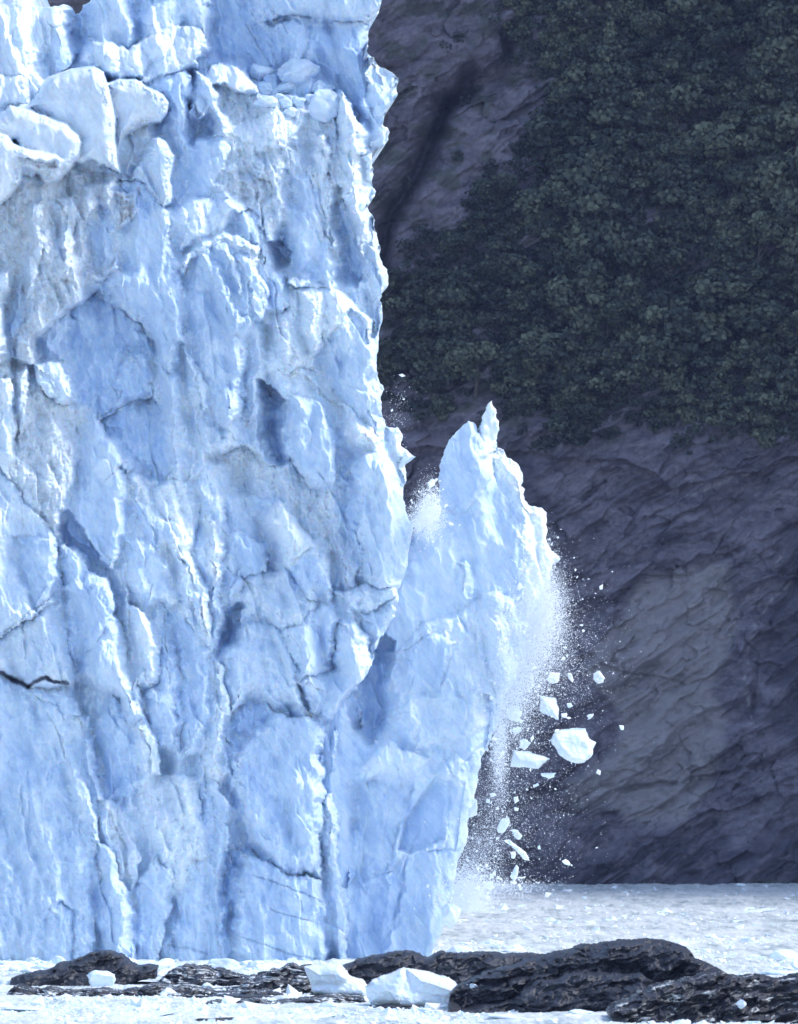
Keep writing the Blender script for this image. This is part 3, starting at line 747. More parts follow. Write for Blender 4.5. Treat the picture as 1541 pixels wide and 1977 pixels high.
PG = [
 ([(590,1890),(590,1180),(700,1000),(800,1015),(850,985),(900,985),(960,900),(1090,900),(1090,1300),(830,1890)], -10, .05, .03, 10, -.15, .30, 0, 0),
 ([(690,1290),(745,1225),(765,1240),(755,1300),(748,1380),(722,1425),(700,1400)], -95, .3, 0, 5, .05, .0, 0, 0),  # shadow strip in the cleft: recessed, its shade also put into the colour
 ([(840,960),(845,890),(865,840),(905,800),(930,835),(950,880),(955,912),(930,952),(903,985),(876,992),(858,980)], 16, .22, .02, 14, .04, .22, 0, 4),
 ([(885,1088),(898,1080),(912,1092),(914,1140),(918,1185),(885,1190),(880,1140)], 14, .1, .1, 12, .15, .4, 0, 0),
 ([(890,1180),(925,1148),(960,1140),(990,1158),(1012,1188),(1030,1215),(1000,1300),(960,1390),(900,1420),(800,1450),(755,1400),(760,1260),(820,1200)], 22, .12, .12, 12, .6, .48, 0, 0),
 ([(770,1260),(840,1220),(880,1240),(850,1330),(790,1340),(760,1310)], 14, .3, 0, 10, .1, .22, 0, 0),
 ([(940,885),(962,862),(985,880),(1020,920),(1020,970),(1062,975),(1092,1080),(1062,1130),(1020,1200),(1000,1190),(1012,1100),(1006,1000),(985,950),(960,920)], 6, -.25, .1, 12, .8, .9, 0, 3),
 ([(690,1508),(780,1505),(800,1520),(770,1602),(745,1690),(688,1700),(680,1600)], -18, .15, .02, 7, .25, .26, .1, 0),
 ([(782,1585),(868,1462),(888,1485),(884,1550),(856,1620),(800,1650),(770,1640)], -12, .25, -.05, 6, -.6, .02, 0, 5),
 ([(868,1500),(885,1480),(940,1430),(935,1480),(918,1560),(890,1690),(850,1690),(862,1620)], 6, -.15, 0, 8, -.5, .32, 0, 5),
 ([(690,1700),(745,1690),(800,1640),(850,1640),(895,1640),(870,1740),(830,1890),(640,1890)], 0, .08, .03, 8, .1, .22, 0, 5),
 ([(730,1690),(760,1680),(790,1640),(770,1760),(740,1830),(710,1800)], -14, .2, 0, 6, .1, .10, 0, 5),
 ([(938,1340),(950,1345),(958,1380),(945,1430),(938,1440)], -8, 0, 0, 3, .05, .1, 0, 0),
]
SHARDS = [([(690,1502),(694,1482),(712,1460),(748,1420),(762,1428),(776,1448),(800,1452),(830,1462),(800,1492),(770,1503),(745,1498),(722,1500),(706,1510)], 34, .06, .1, 9, .3, .55, 0, 2),
          ([(832,1500),(848,1482),(880,1448),(895,1470),(880,1505),(855,1508)], 16, .1, .1, 4, .1, .42, 0, 2)]
px_, py_ = grid(600, 1100, 765, 1892, 1.6)
bb = (np.full(px_.shape, -10.), np.full(px_.shape, .15), np.full(px_.shape, .35), np.zeros(px_.shape))
PP, pro, psn, pdi, ppart = build_map(px_, py_, PG + SHARDS, bb, 4.0, 4, 22.0)
spire = poly_dist(px_, py_, [(926, 838), (926, 815), (950, 760), (970, 820), (962, 868), (940, 876)])
PP = np.where(spire > 0, 10 + 0 * PP, PP); ppart = np.where(spire > 0, 1, ppart); psn = np.where(spire > 0, .8, psn)
PP = PP * .9 + ice_detail(px_, py_, pro, 3, 60) * .62
osd = poly_dist(px_, py_, pin_outline)
t = np.clip(1 - osd / 13.0, 0, 1)
PP -= 12 * (1 - np.sqrt(np.clip(1 - t * t, 0, 1)))
t = np.clip(1 - osd / 70.0, 0, 1)
PP -= 22 * t * t
pinn = empty('ice_pinnacle', W(760, 1860, D_PIN)); PLv = np.array(pinn.location)
tag(pinn, 'huge ice pinnacle with a pointed spire toppling away from the glacier into the water', 'ice pinnacle')
PNN = {0: 'ice_body', 1: 'spire', 2: 'ice_shard', 3: 'snowy_edge', 4: 'blue_shoulder', 5: 'smooth_foot'}
ppart, PNN = split_parts(ppart, PNN)
for pid, (V, Fc, A) in sheet(px_, py_, PP, D_PIN, pin_outline, 4.5, {'snow': psn, 'dirt': pdi, 'crack': 0 * psn}, ppart, True).items():
    mesh_from(PNN[pid], V - PLv, Fc, M_ICE, pinn, True, A)

# ------------------------------------------------------------------ the far shore: cliff
D_CL = 822.0
def stretch(n_out, lo, hi, st, far_lo, far_hi):
    mid = np.arange(lo, hi, st)
    k = np.linspace(0, 1, n_out)[1:]
    left = lo - (lo - far_lo) * k ** 2.2
    right = mid[-1] + (far_hi - mid[-1]) * k ** 2.2
    return np.concatenate([left[::-1], mid, right])
SC = D_CL / F
cx_ = stretch(60, 650, 1580, 2.0, -6000, 9000)
cy_ = stretch(60, -60, 1716, 2.0, -4200, 1800)  # unseen height above the frame, added to keep the wall in shade
cgx, cgy = np.meshgrid(cx_, cy_)
cgy = np.minimum(cgy, 1760)
ca, sa = cos(radians(-34)), sin(radians(-34))
u = cgx * ca + cgy * sa; v = -cgx * sa + cgy * ca           # u runs up to the right along the strata
wv = v + 26 * fbm(cgx / 170, cgy / 170, 4, 2)
cwx = cgx + 30 * fbm(cgx / 130, cgy / 130, 4, 3); cwy = cgy + 30 * fbm(cgx / 130 + 7, cgy / 130, 4, 4)
C = 46 * fbm(cgx / 330, cgy / 330, 3, 5) + 34 * ridged(u / 420, wv / 70, 4, 6) + 8 * ridged(u / 160, wv / 24, 4, 1) * (.3 + sstep(-.2, .4, fbm(cgx / 120, cgy / 120, 2, 14))) + 26 * scoops(cwx / 90, cwy / 60, 1) + 9 * scoops(cwx / 34, cwy / 22, 2) + 5 * fbm(cgx / 18, cgy / 14, 5, 8, .6) + 1.5 * fbm(u / 30, wv / 4, 3, 2)
fh, fe = facets(u / 120 + fbm(cgx / 90, cgy / 90, 3, 4), wv / 46, 3)
fh2, fe2 = facets(u / 46 + fbm(cgx / 40, cgy / 40, 3, 5), wv / 20, 5)
bl = sstep(-.2, .25, fbm(cgx / 160, cgy / 130, 3, 13))
C += 20 * fh * (.4 + .6 * bl) + 8 * fh2 * bl
C -= 6 * sstep(.80, .95, ridged(u / 210, wv / 60, 3, 12)) + 4 * sstep(.06, .0, fe) * bl
# left rock spur and its dark gully
gul = line_dist(cwx, cwy, [(905, 150), (862, 230), (800, 330), (755, 430), (728, 500), (700, 600)])
C -= 120 * np.exp(-(gul / 22) ** 2)
gul2 = line_dist(cwx, cwy, [(1000, 60), (960, 150), (880, 200), (850, 260)])
C -= 70 * np.exp(-(gul2 / 18) ** 2)
rough_top = sstep(120, -40, cgy - (980 - cgx) * .4)
C += 14 * scoops(cwx / 44, cwy / 44, 4, lumps=True) * sstep(620, 300, cgy) 
# overhanging edge under the forest, benches below
ov = line_dist(cwx, cwy, [(980, 870), (1090, 880), (1190, 880), (1240, 900), (1295, 920), (1310, 945), (1400, 920), (1541, 880)])
side = cwy - np.interp(cwx, [980, 1190, 1300, 1400, 1600], [872, 880, 942, 920, 870])
C += 12 * np.exp(-np.clip(-side, 0, None) / 30) * (side < 0) - 10 * np.exp(-np.clip(side, 0, None) / 25) * (side > 0)
# clean pale scar and dark foot
pale_poly = [(1120, 1300), (1190, 1190), (1260, 1120), (1400, 1090), (1420, 1200), (1390, 1330), (1400, 1440), (1370, 1520), (1320, 1590), (1250, 1595), (1180, 1560), (1100, 1560), (1090, 1520), (1180, 1460), (1190, 1380)]
pale = sstep(-14, 14, poly_dist(cwx, cwy, pale_poly)) * .9
C += 10 * pale
for ln, wd, dp in (([(1060, 1575), (1150, 1555), (1230, 1520), (1330, 1495), (1420, 1490), (1541, 1440)], 5, 16), ([(1240, 1120), (1330, 1120), (1430, 1060), (1541, 1000)], 4, 12), ([(1120, 1270), (1240, 1300), (1330, 1330), (1420, 1280)], 3, 8),
                  ([(1440, 1380), (1455, 1300), (1490, 1200), (1541, 1080)], 5, 14), ([(1380, 1230), (1440, 1150), (1541, 1060)], 4, 10), ([(1100, 1120), (1200, 1040), (1330, 990), (1480, 960)], 4, 10)):
    C -= dp * np.exp(-(line_dist(cwx, cwy, ln) / wd) ** 2)
foot = sstep(1585, 1640, cwy + .28 * (cwx - 1300) * (cwx < 1300)) 
C += 10 * foot + 7 * foot * ridged(u / 200, wv / 16, 3, 3)
# overall batter: the wall leans back ~12 degrees, and its unseen right side is bent nearer to block the sun
C -= (1712 - cgy) * .24
C += np.clip(cgx - 1590, 0, None) * 0.85
C = np.where(cgy > 1712, C + (cgy - 1712) * 1.5, C)
wet = foot * sstep(.1, .5, .4 + fbm(u / 70, wv / 26, 4, 6)) * (cgx > 900)
wet = np.maximum(wet, .8 * sstep(70, 10, line_dist(cwx, cwy, [(1541, 1050), (1520, 1250), (1541, 1400)])))  # the same dark tone on a band at the right edge
wet = np.maximum(wet, .8 * np.exp(-(gul / 20) ** 2)); wet = np.maximum(wet, .7 * sstep(40, 5, line_dist(cwx, cwy, [(1000, 850), (1010, 940), (1060, 1000)])))  # and along the gully line and a strip below the forest
vein = 0 * cgx
for ln in ([(1440, 1400), (1432, 1340), (1446, 1240), (1470, 1180), (1510, 1120), (1560, 1060)], [(1400, 1240), (1430, 1170), (1480, 1110), (1500, 1060)], [(1290, 1310), (1340, 1322)], [(1330, 960), (1400, 930), (1480, 900)]):
    vein = np.maximum(vein, .55 * np.exp(-(line_dist(cwx, cwy, ln) / 2.6) ** 2) * sstep(-.2, .3, fbm(cgx / 14, cgy / 14, 2, 5)))
green = sstep(.05, .3, fbm(cgx / 60, cgy / 40, 4, 3)) * .6 * np.maximum(sstep(900, 780, cwy), .0)
green = np.maximum(green, sstep(1690, 1705, cwy) * sstep(1400, 1500, cwx) * .6)
d = D_CL - C * SC
VX = (cgx - CX) * SC; VY = d; VZ = CAM_H - (cgy - HOR) * SC
kk = d / D_CL   # keep rows level while the sheet bends
V = np.stack([(VX * np.where(np.abs(cgx - 1100) < 700, kk, 1)).ravel(), VY.ravel(), (CAM_H + (VZ - CAM_H) * np.where(cgy > 1400, kk, 1 + (kk - 1) * sstep(-900, -60, cgy))).ravel()], 1)
hh, ww = cgx.shape
idx = np.arange(hh * ww).reshape(hh, ww)
Fc = np.stack([idx[:-1, :-1].ravel(), idx[1:, :-1].ravel(), idx[1:, 1:].ravel(), idx[:-1, 1:].ravel()], 1)
cliff = mesh_from('cliff', V, Fc, M_CLIFF, None, True, {'pale': pale, 'green': green, 'wet': wet, 'vein': vein})
tag(cliff, kind='structure')
CLV = V.reshape(hh, ww, 3)

def cliff_at(px, py):
    i = np.searchsorted(cx_, px); j = np.searchsorted(cy_, py)
    return CLV[min(j, hh - 1), min(i, ww - 1)]

# ------------------------------------------------------------------ forest on the cliff
M_LEAF, nl, pl_ = new_mat('leaves')
oi = nl.nodes.new('ShaderNodeObjectInfo')
gl = nl.nodes.new('ShaderNodeNewGeometry')
lf = noise_node(nl, gl.outputs['Position'], 0.045, 4, .6)
lc = ramp(nl, math_n(nl, 'ADD', math_n(nl, 'ADD', math_n(nl, 'MULTIPLY', oi.outputs['Random'], .22), math_n(nl, 'MULTIPLY', math_n(nl, 'SUBTRACT', lf, .2), .75)), math_n(nl, 'MULTIPLY', attr(nl, 'tone'), .5)), [(0.1, (0.010, 0.016, 0.020)), (0.5, (0.048, 0.062, 0.054)), (0.95, (0.19, 0.21, 0.14))])
nl.links.new(lc, pl_.inputs['Base Color']); pl_.inputs['Roughness'].default_value = 0.8; pl_.inputs['Specular IOR Level'].default_value = .15
M_BARK, nb, pb = new_mat('bark')
nb.links.new(ramp(nb, noise_node(nb, mapping(nb), 3, 5), [(.3, (.05, .045, .04)), (.7, (.12, .11, .10))]), pb.inputs['Base Color'])
pb.inputs['Roughness'].default_value = .9

def leaf_cloud(cl, n, size, rng):
    """cl: list of (centre, radius) clumps -> many small folded leaves"""
    w = np.array([c[1] ** 2 for c in cl]); w = w / w.sum()
    k = rng.choice(len(cl), n, p=w)
    cen = np.array([c[0] for c in cl])[k]; rad = np.array([c[1] for c in cl])[k]
    d = rng.normal(size=(n, 3)); d /= np.linalg.norm(d, axis=1)[:, None]
    pos = cen + d * (rad * (0.25 + 0.95 * rng.random(n) ** .8))[:, None] * np.array([1.15, 1, .75])
    t1 = rng.normal(size=(n, 3)); t1 -= d * (t1 * d).sum(1)[:, None] * .6; t1 /= np.linalg.norm(t1, axis=1)[:, None]
    t2 = np.cross(t1, d + rng.normal(size=(n, 3)) * .5); t2 /= np.linalg.norm(t2, axis=1)[:, None] + 1e-9
    s = (size * (0.6 + .8 * rng.random(n)))[:, None]
    global LTONE
    tone = rng.random(len(cl))
    LTONE = np.repeat(tone[k] * .5 + .5 * rng.random(n), 4)
    V = np.stack([pos - t1 * s, pos + t2 * s * .8 - d * s * .15, pos + t1 * s, pos - t2 * s * .8 - d * s * .15], 1).reshape(-1, 3)
    return V, np.arange(n * 4).reshape(n, 4)

def tube(p0, p1, r0, r1, n=6):
    p0 = Vector(p0); p1 = Vector(p1); ax = (p1 - p0).normalized()
    a = ax.orthogonal().normalized(); b = ax.cross(a)
    V = []
    for p, r in ((p0, r0), (p1, r1)):
        for i in range(n):
            th = 2 * pi * i / n
            V.append(p + a * (cos(th) * r) + b * (sin(th) * r))
    return [tuple(v) for v in V], [(i, (i + 1) % n, n + (i + 1) % n, n + i) for i in range(n)]

def tree_meshes(kind, seed):
    rng = np.random.default_rng(seed); r = random.Random(seed)
    H = 1.0
    tv, tf = [], []
    def add(p0, p1, r0, r1):
        v, f = tube(p0, p1, r0, r1); o = len(tv); tv.extend(v); tf.extend([tuple(i + o for i in q) for q in f])
    cl = []
    top = (r.uniform(-.3, .3), -.5, 4.6)
    mid = (r.uniform(-.2, .2), -.5, 2.2)
    add((0, 1.2, -.6), mid, .2, .13); add(mid, top, .13, .04)
    if kind == 'broad':
        for i in range(15):
            a = r.uniform(0, 6.28); h = r.uniform(1.2, 5.6); rr = r.uniform(.5, 2.5) * (1.0 - .35 * abs(h - 3) / 3)
            c = (cos(a) * rr + top[0] * .5, sin(a) * rr * .8 - .6, h); cl.append((c, r.uniform(.55, 1.05)))
            if i % 2 == 0: add((mid[0] * .7, mid[1], 1 + .5 * h * .6), c, .07, .02)
        V, Fx = leaf_cloud(cl, 3000, .2, rng)
    else:
        for i in range(30):
            f = i / 29; h = 1.0 + f * 6.2; rr = (1 - f) * 1.9 * r.uniform(.5, 1)
            a = i * 2.4; c = (cos(a) * rr, sin(a) * rr - .4, h); cl.append((c, .28 + .65 * (1 - f)))
            if i % 3 == 0: add((0, -.4, h + .2), c, .05, .02)
        add(top, (0, -.4, 7.4), .05, .01)
        V, Fx = leaf_cloud(cl, 2000, .2, rng)
    return (V, Fx, LTONE), (np.array(tv), np.array(tf))

protos = []
for i in range(9):
    kind = 'broad' if i < 7 else 'spire'
    (V, Fx, LT), (tv, tf) = tree_meshes(kind, 100 + i)
    name = 'alder_tree' if kind == 'broad' else 'spruce_tree'
    t = empty(name)
    mesh_from('crown', V, Fx, M_LEAF, t, False, {'tone': LT})
    mesh_from('trunk', tv, tf, M_BARK, t, True)
    protos.append(t)

forest = [(960, -80), (975, 40), (1005, 120), (1020, 160), (1095, 175), (1060, 240), (1000, 285), (935, 320), (915, 400), (885, 440), (795, 470), (770, 520), (735, 560), (735, 745), (800, 790), (890, 760), (945, 740), (985, 790), (1010, 835), (1100, 845),
          (1170, 835), (1190, 800), (1260, 800), (1300, 840), (1400, 810), (1480, 830), (1600, 850), (1640, -80)]
pts = []
r = random.Random(3)
yy = -60
row = 0
while yy < 900:
    xx = 720 + (row % 2) * 30
    while xx < 1640:
        x = xx + r.uniform(-20, 20); y = yy + r.uniform(-14, 14)
        if poly_dist(np.array([x]), np.array([y]), forest)[0] > r.uniform(-6, 26): pts.append((x, y))
        xx += 60
    yy += 52; row += 1
def place(src, loc, sc, rz, label, group, first):
    if first: o = src
    else:
        o = src.copy(); col.objects.link(o)
        for ch in src.children:
            c = ch.copy(); col.objects.link(c); c.parent = o
    o.location = loc; o.scale = (sc, sc, sc * r.uniform(.8, 1.1)); o.rotation_euler = (0, 0, rz)
    o['label'] = label; o['category'] = 'tree'; o['group'] = group
used = set()
NT = len(pts)
for n_, (x, y) in enumerate(sorted(pts, key=lambda q: q[1])):
    edge_lo = y > 640
    k = 7 + r.randrange(2) if r.random() < .10 else r.randrange(7)
    L = cliff_at(x, y + 28)
    sc = (1.0 + 1.3 * r.random() ** 2) * (.85 if x < 1000 else 1.05)
    if k >= 7: lb = 'narrow pointed dark spruce standing among the alders on the steep cliff'; gp = 'spruces on the cliff'; sc *= .8
    else: lb = 'bushy dark green alder clinging to the steep rock wall across the water'; gp = 'alders on the cliff'
    place(protos[k], (L[0], L[1] + .1 - r.uniform(0, .8), L[2] - 2.4), sc, r.uniform(-.5, .5), lb, gp, k not in used)
    used.add(k)
print('trees', NT)
# undergrowth: low bushes and moss filling the ground between the trees
rng = np.random.default_rng(5)
cl = []
while len(cl) < 2600:
    x, y = rng.uniform(700, 1640), rng.uniform(-90, 920)
    dd = poly_dist(np.array([x]), np.array([y]), forest)[0] + 40 * fbm(np.array([x / 60]), np.array([y / 60]), 3, 2)[0]
    if dd > -14 or (r.random() < .03 and y < 900):
        L = cliff_at(x, y); cl.append(((L[0], L[1] - .35, L[2]), rng.uniform(.5, 1.25)))
V, Fx = leaf_cloud(cl, 90000, .26, rng)
tag(mesh_from('undergrowth', V, Fx, M_LEAF, None, False, {'tone': LTONE * .3}), kind='stuff')

# ------------------------------------------------------------------ water with its skin of brash ice
M_WATER, nw, pw = new_mat('slushy_water')
tcw = nw.nodes.new('ShaderNodeTexCoord')
def mp(nt, sc):
    m = nt.nodes.new('ShaderNodeMapping'); m.inputs['Scale'].default_value = sc
    nt.links.new(tcw.outputs['Object'], m.inputs['Vector']); return m.outputs[0]
a1 = noise_node(nw, mp(nw, (.35, .06, 1)), 1.0, 8, .68)
a2 = noise_node(nw, mp(nw, (2.2, .5, 1)), 1.0, 6, .7)
a3 = noise_node(nw, mp(nw, (.03, .012, 1)), 1.0, 3, .5)
a4 = noise_node(nw, mp(nw, (.8, .07, 1)), 1.0, 7, .75)
aa = math_n(nw, 'ADD', math_n(nw, 'ADD', math_n(nw, 'MULTIPLY', a1, .35), math_n(nw, 'MULTIPLY', a2, .2)), math_n(nw, 'ADD', math_n(nw, 'MULTIPLY', a3, .2), math_n(nw, 'MULTIPLY', a4, .35)))
wc = ramp(nw, aa, [(0.40, (0.08, 0.13, 0.15)), (0.48, (0.40, 0.48, 0.50)), (0.56, (0.78, 0.83, 0.83)), (0.64, (0.90, 0.93, 0.94))])
nw.links.new(wc, pw.inputs['Base Color'])
pw.inputs['Roughness'].default_value = .38
bump(nw, pw, a2, .6, .25)
py_rows = np.concatenate([[2600, 2300, 2150, 2060], np.arange(2030, 1690, -1.0), [1688, 1680]])
px_cols = np.concatenate([[-6000, -4500, -2200, -1000, -400], np.arange(-150, 1700, 2.6), [1900, 2600, 4000, 6000, 8000]])
gX, gY = np.meshgrid(px_cols, py_rows)
Yd = F * CAM_H / (gY - HOR)
XX = (gX - CX) * Yd / F
near = (gX > -400) & (gX < 1900)
swell = .15 * fbm(XX / 2.2, Yd / 14, 4, 3) + .10 * ridged(XX / 5, Yd / 26, 4, 8) + .07 * fbm(XX / .6, Yd / 5, 3, 5) + .16 * np.clip(fbm(XX / 7, Yd / 30, 3, 7), 0, 1)
swell = swell * np.clip(.9 + (Yd - 300) / 350, .8, 2.2) + .012 * (Yd / 400) * RNG.normal(size=gX.shape)
ZZ = np.where(near, swell, 0)
hh, ww = gX.shape
idx = np.arange(hh * ww).reshape(hh, ww)
Fw = np.stack([idx[:-1, :-1].ravel(), idx[:-1, 1:].ravel(), idx[1:, 1:].ravel(), idx[1:, :-1].ravel()], 1)
tag(mesh_from('water', np.stack([XX.ravel(), Yd.ravel(), ZZ.ravel()], 1), Fw, M_WATER), kind='structure')

def chips(n, pos, size, flat=1.0, seed=1):
    """n small angular pieces in one mesh: jittered octahedra"""
    rg = np.random.default_rng(seed)
    base = np.array([[1, 0, 0], [-1, 0, 0], [0, 1, 0], [0, -1, 0], [0, 0, 1], [0, 0, -1]], float)
    Fo = np.array([[0, 2, 4], [2, 1, 4], [1, 3, 4], [3, 0, 4], [2, 0, 5], [1, 2, 5], [3, 1, 5], [0, 3, 5]])
    q = rg.normal(size=(n, 3, 3)); q, _ = np.linalg.qr(q)
    V = base[None] * (0.55 + .8 * rg.random((n, 6, 1))) * (0.5 + .9 * rg.random((n, 1, 3)))
    V = V @ q
    V = V * size[:, None, None]
    V[..., 2] *= flat
    V = V + pos[:, None, :]
    return V.reshape(-1, 3), (Fo[None] + (np.arange(n) * 6)[:, None, None]).reshape(-1, 3)

rg = np.random.default_rng(12)
n = 42000
bpx = rg.uniform(-60, 1600, n); bpy_ = 1700 + 310 * rg.random(n) ** .9
yd = F * CAM_H / (bpy_ - HOR); ok = yd < 815
bpx, bpy_, yd = bpx[ok], bpy_[ok], yd[ok]
xx = (bpx - CX) * yd / F
dens = fbm(xx / 9, yd / 40, 4, 11)
ok = dens > rg.uniform(-.3, .35, len(dens)); xx, yd = xx[ok], yd[ok]
sz = (.04 + .13 * rg.random(len(xx)) ** 3 + .45 * rg.random(len(xx)) ** 30) * (0.8 + yd / 900)
V, Fx = chips(len(xx), np.stack([xx, yd, np.full(len(xx), .05)], 1), sz, .6, 3)
tag(mesh_from('brash_ice', V, Fx, M_CHIP, None, False), kind='stuff')

# ------------------------------------------------------------------ rocks
def rock_relief(name, outline, D, slope, slabs, label, cat='rock', seed=0, thick=4.0, st=1.5, rag=3.0, amp=1.0):
    ol = ragged(outline, rag, 3, seed + 1)
    a = np.asarray(ol)
    g1, g2 = grid(a[:, 0].min() - 4, a[:, 0].max() + 4, a[:, 1].min() - 4, a[:, 1].max() + 4, st)
    bs = (slope * (g2 - a[:, 1].min()) - 10, np.full(g1.shape, .6), 0 * g1, 0 * g1)
    Q, q1, q2, q3, q4 = build_map(g1, g2, slabs, bs, 5, seed, 10)
    wx = g1 + 9 * fbm(g1 / 40, g2 / 40, 3, seed); wy = g2 + 9 * fbm(g1 / 40 + 4, g2 / 40, 3, seed + 1)
    th = radians(-14); u = wx * cos(th) + wy * sin(th); v = -wx * sin(th) + wy * cos(th)
    Q = Q + amp * (15 * ridged(u / 130, v / 26, 4, seed + 2, .45) + 12 * scoops(wx / 60, wy / 30, seed + 3) + 3 * scoops(wx / 24, wy / 12, seed + 4) + 2.2 * fbm(u / 12, v / 5, 4, seed + 5))
    fh, fe = facets(u / 46, v / 15, seed + 1)
    fh2, fe2 = facets(u / 17 + 7, v / 8, seed + 2)
    Q = Q + amp * (13 * fh + 6 * fh2)
    sd = poly_dist(g1, g2, ol); t = np.clip(1 - sd / 14, 0, 1)
    Q -= 26 * (1 - np.sqrt(np.clip(1 - t * t, 0, 1)))
    c0 = W(a[:, 0].mean(), a[:, 1].max(), D)
    V, Fc, A = sheet(g1, g2, Q, D, ol, thick, {'snow': 0 * g1}, None, True)[0]
    o = mesh_from(name, V - np.array(c0), Fc, M_ROCK, None, True)
    o.location = c0
    tag(o, label, cat)
    return o
rock_relief('rock', [(862, 1962), (872, 1915), (900, 1898), (935, 1880), (990, 1868), (1040, 1850), (1082, 1838), (1130, 1824), (1200, 1815), (1262, 1814), (1300, 1820), (1326, 1829), (1342, 1850), (1382, 1868), (1402, 1882), (1450, 1895), (1470, 1990), (900, 1990)],
            300, 1.3, [([(985, 1925), (1040, 1895), (1110, 1880), (1170, 1882), (1235, 1878), (1260, 1900), (1240, 1930), (1180, 1955), (1000, 1960)], 190, .2, 1.0, 14, .6, 0, 0),
                       ([(1060, 1862), (1130, 1835), (1210, 1822), (1290, 1826), (1330, 1840), (1335, 1870), (1290, 1890), (1230, 1868), (1150, 1866), (1080, 1880)], 88, .2, 1.1, 12, .6, 0, 0),
                       ([(870, 1930), (900, 1900), (980, 1885), (1030, 1880), (1000, 1920), (960, 1935), (890, 1952)], 92, .2, .8, 8, .6, 0, 0),
                       ([(1255, 1900), (1330, 1855), (1345, 1850), (1390, 1872), (1400, 1890), (1330, 1900), (1290, 1930)], 96, .4, .9, 8, .6, 0, 0)],
            'largest dark wet rock, a long rounded hump rising highest at the water edge', seed=3, amp=1.3)
rock_relief('rock', [(640, 1925), (655, 1868), (690, 1852), (730, 1846), (765, 1838), (800, 1840), (826, 1850), (850, 1838), (875, 1842), (960, 1840), (1010, 1842), (1060, 1845), (1100, 1858), (1130, 1925)],
            332, .9, [], 'low dark rock ridge behind the big hump, just under the toppling pinnacle', seed=5)
rock_relief('rock', [(1175, 1962), (1190, 1940), (1235, 1918), (1285, 1902), (1335, 1890), (1380, 1880), (1402, 1879), (1432, 1888), (1480, 1884), (1510, 1892), (1545, 1884), (1620, 1880), (1640, 2010), (1240, 2010), (1215, 1985)],
            284, 1.2, [], 'jagged broken rock shelf streaked with pale ice, at the foot of the big hump', seed=7, amp=1.9, rag=5)
rock_relief('rock', [(15, 1912), (22, 1888), (60, 1878), (95, 1872), (120, 1858), (150, 1850), (168, 1842), (200, 1838), (232, 1843), (250, 1858), (262, 1866), (302, 1866), (300, 1890), (250, 1900), (150, 1918)],
            342, .9, [], 'dark humped rock with small ice lumps around it, under the left of the glacier', seed=9, amp=.9)
LOW = [(600, 1880, 60, 14, 'dark ledge just left of the smaller stranded ice block, streaked with slush'), (345, 1892, 50, 9, 'low dark rock joining the humped rock to the streaked ledge'), (690, 1908, 40, 12, 'dark rock between and behind the two stranded ice blocks'),
       (410, 1893, 64, 13, 'low dark streaked ledge right of the humped dark rock, washed by slush'), (540, 1890, 66, 15, 'low brownish ledge in the slush, left of the two big stranded ice blocks'),
       (470, 1911, 115, 6, 'thin dark strip of rock lying in white slush below the streaked ledges'), (450, 1929, 105, 7, 'long thin dark reef nearest the viewer on the left, half drowned in slush'),
       (640, 1926, 66, 13, 'dark flat rock that carries the smaller stranded ice block'), (770, 1948, 85, 8, 'dark low rock strip under the bigger stranded ice block'),
       (300, 1903, 62, 5, 'thin sliver of rock in slush below the humped dark rock'), (420, 1974, 62, 7, 'small dark rock breaking the slush at the very bottom edge'), (930, 1934, 44, 9, 'small dark rock in front of the big hump, beside the stranded ice block')]
for i, (x, y, hw, h, lb) in enumerate(LOW):
    D = F * CAM_H / (y - HOR)
    s = D / F
    o = lump('rock', hw * s, 1.6, h * s * 1.35, 70 + i, None, M_ROCK, 16, 4, .22)
    o.location = (((x - CX) * s), D + 1.0, 0.02)
    o.rotation_euler = (0, radians(random.uniform(-2, 2)), radians(random.uniform(-6, 6)))
    tag(o, lb, 'rock', 'low rocks in the slush')

jag = [o for o in bpy.data.objects if o.get('label', '').startswith('jagged')][0]
M_JAG, nsf, psf, csf = rock_material('ice_dusted_rock', (0.006, 0.007, 0.012), (0.06, 0.06, 0.075), 0.5, 3.0)
sk = ramp_val(nsf, noise_node(nsf, streaks(nsf, (0, radians(-20), 0), (1.0, 1.2, .3)), 1.0, 6, .65, .8), .565, .63)
nsf.links.new(mix(nsf, sk, csf, (.50, .54, .56)), psf.inputs['Base Color'])
jag.data.materials[0] = M_JAG
M_SHELF, nsf, psf, csf = rock_material('slush_streaked_rock', (0.006, 0.007, 0.012), (0.036, 0.038, 0.052), 0.5, 3.0)
sk = ramp_val(nsf, noise_node(nsf, streaks(nsf, (0, radians(6), 0), (1.8, 1.2, .22)), 1.0, 7, .7, 1.6), .53, .60)
nsf.links.new(mix(nsf, sk, csf, (.70, .76, .80)), psf.inputs['Base Color'])
def shelf(ol, D, label, seed, amp=.8):
    o = rock_relief('rock_shelf', ol, D, 1.2, [], label, 'rock shelf', seed, amp=1.6, rag=7)
    o.data.materials[0] = M_SHELF
shelf([(296, 1912), (312, 1888), (345, 1868), (395, 1865), (430, 1872), (452, 1880), (490, 1884), (500, 1905), (470, 1918)], 341, 'low rock shelf streaked with slush, right of the dark humped rock', 31)
shelf([(440, 1924), (470, 1898), (505, 1884), (522, 1872), (560, 1862), (596, 1867), (606, 1895), (612, 1926), (540, 1936)], 329, 'slush streaked rock shelf touching the left side of the smaller stranded block', 33)
shelf([(10, 1922), (30, 1902), (90, 1905), (190, 1910), (290, 1902), (380, 1908), (480, 1914), (560, 1926), (500, 1938), (380, 1936), (200, 1930)], 322, 'long thin slush streaked shelf lying in front of the humped rock', 35)
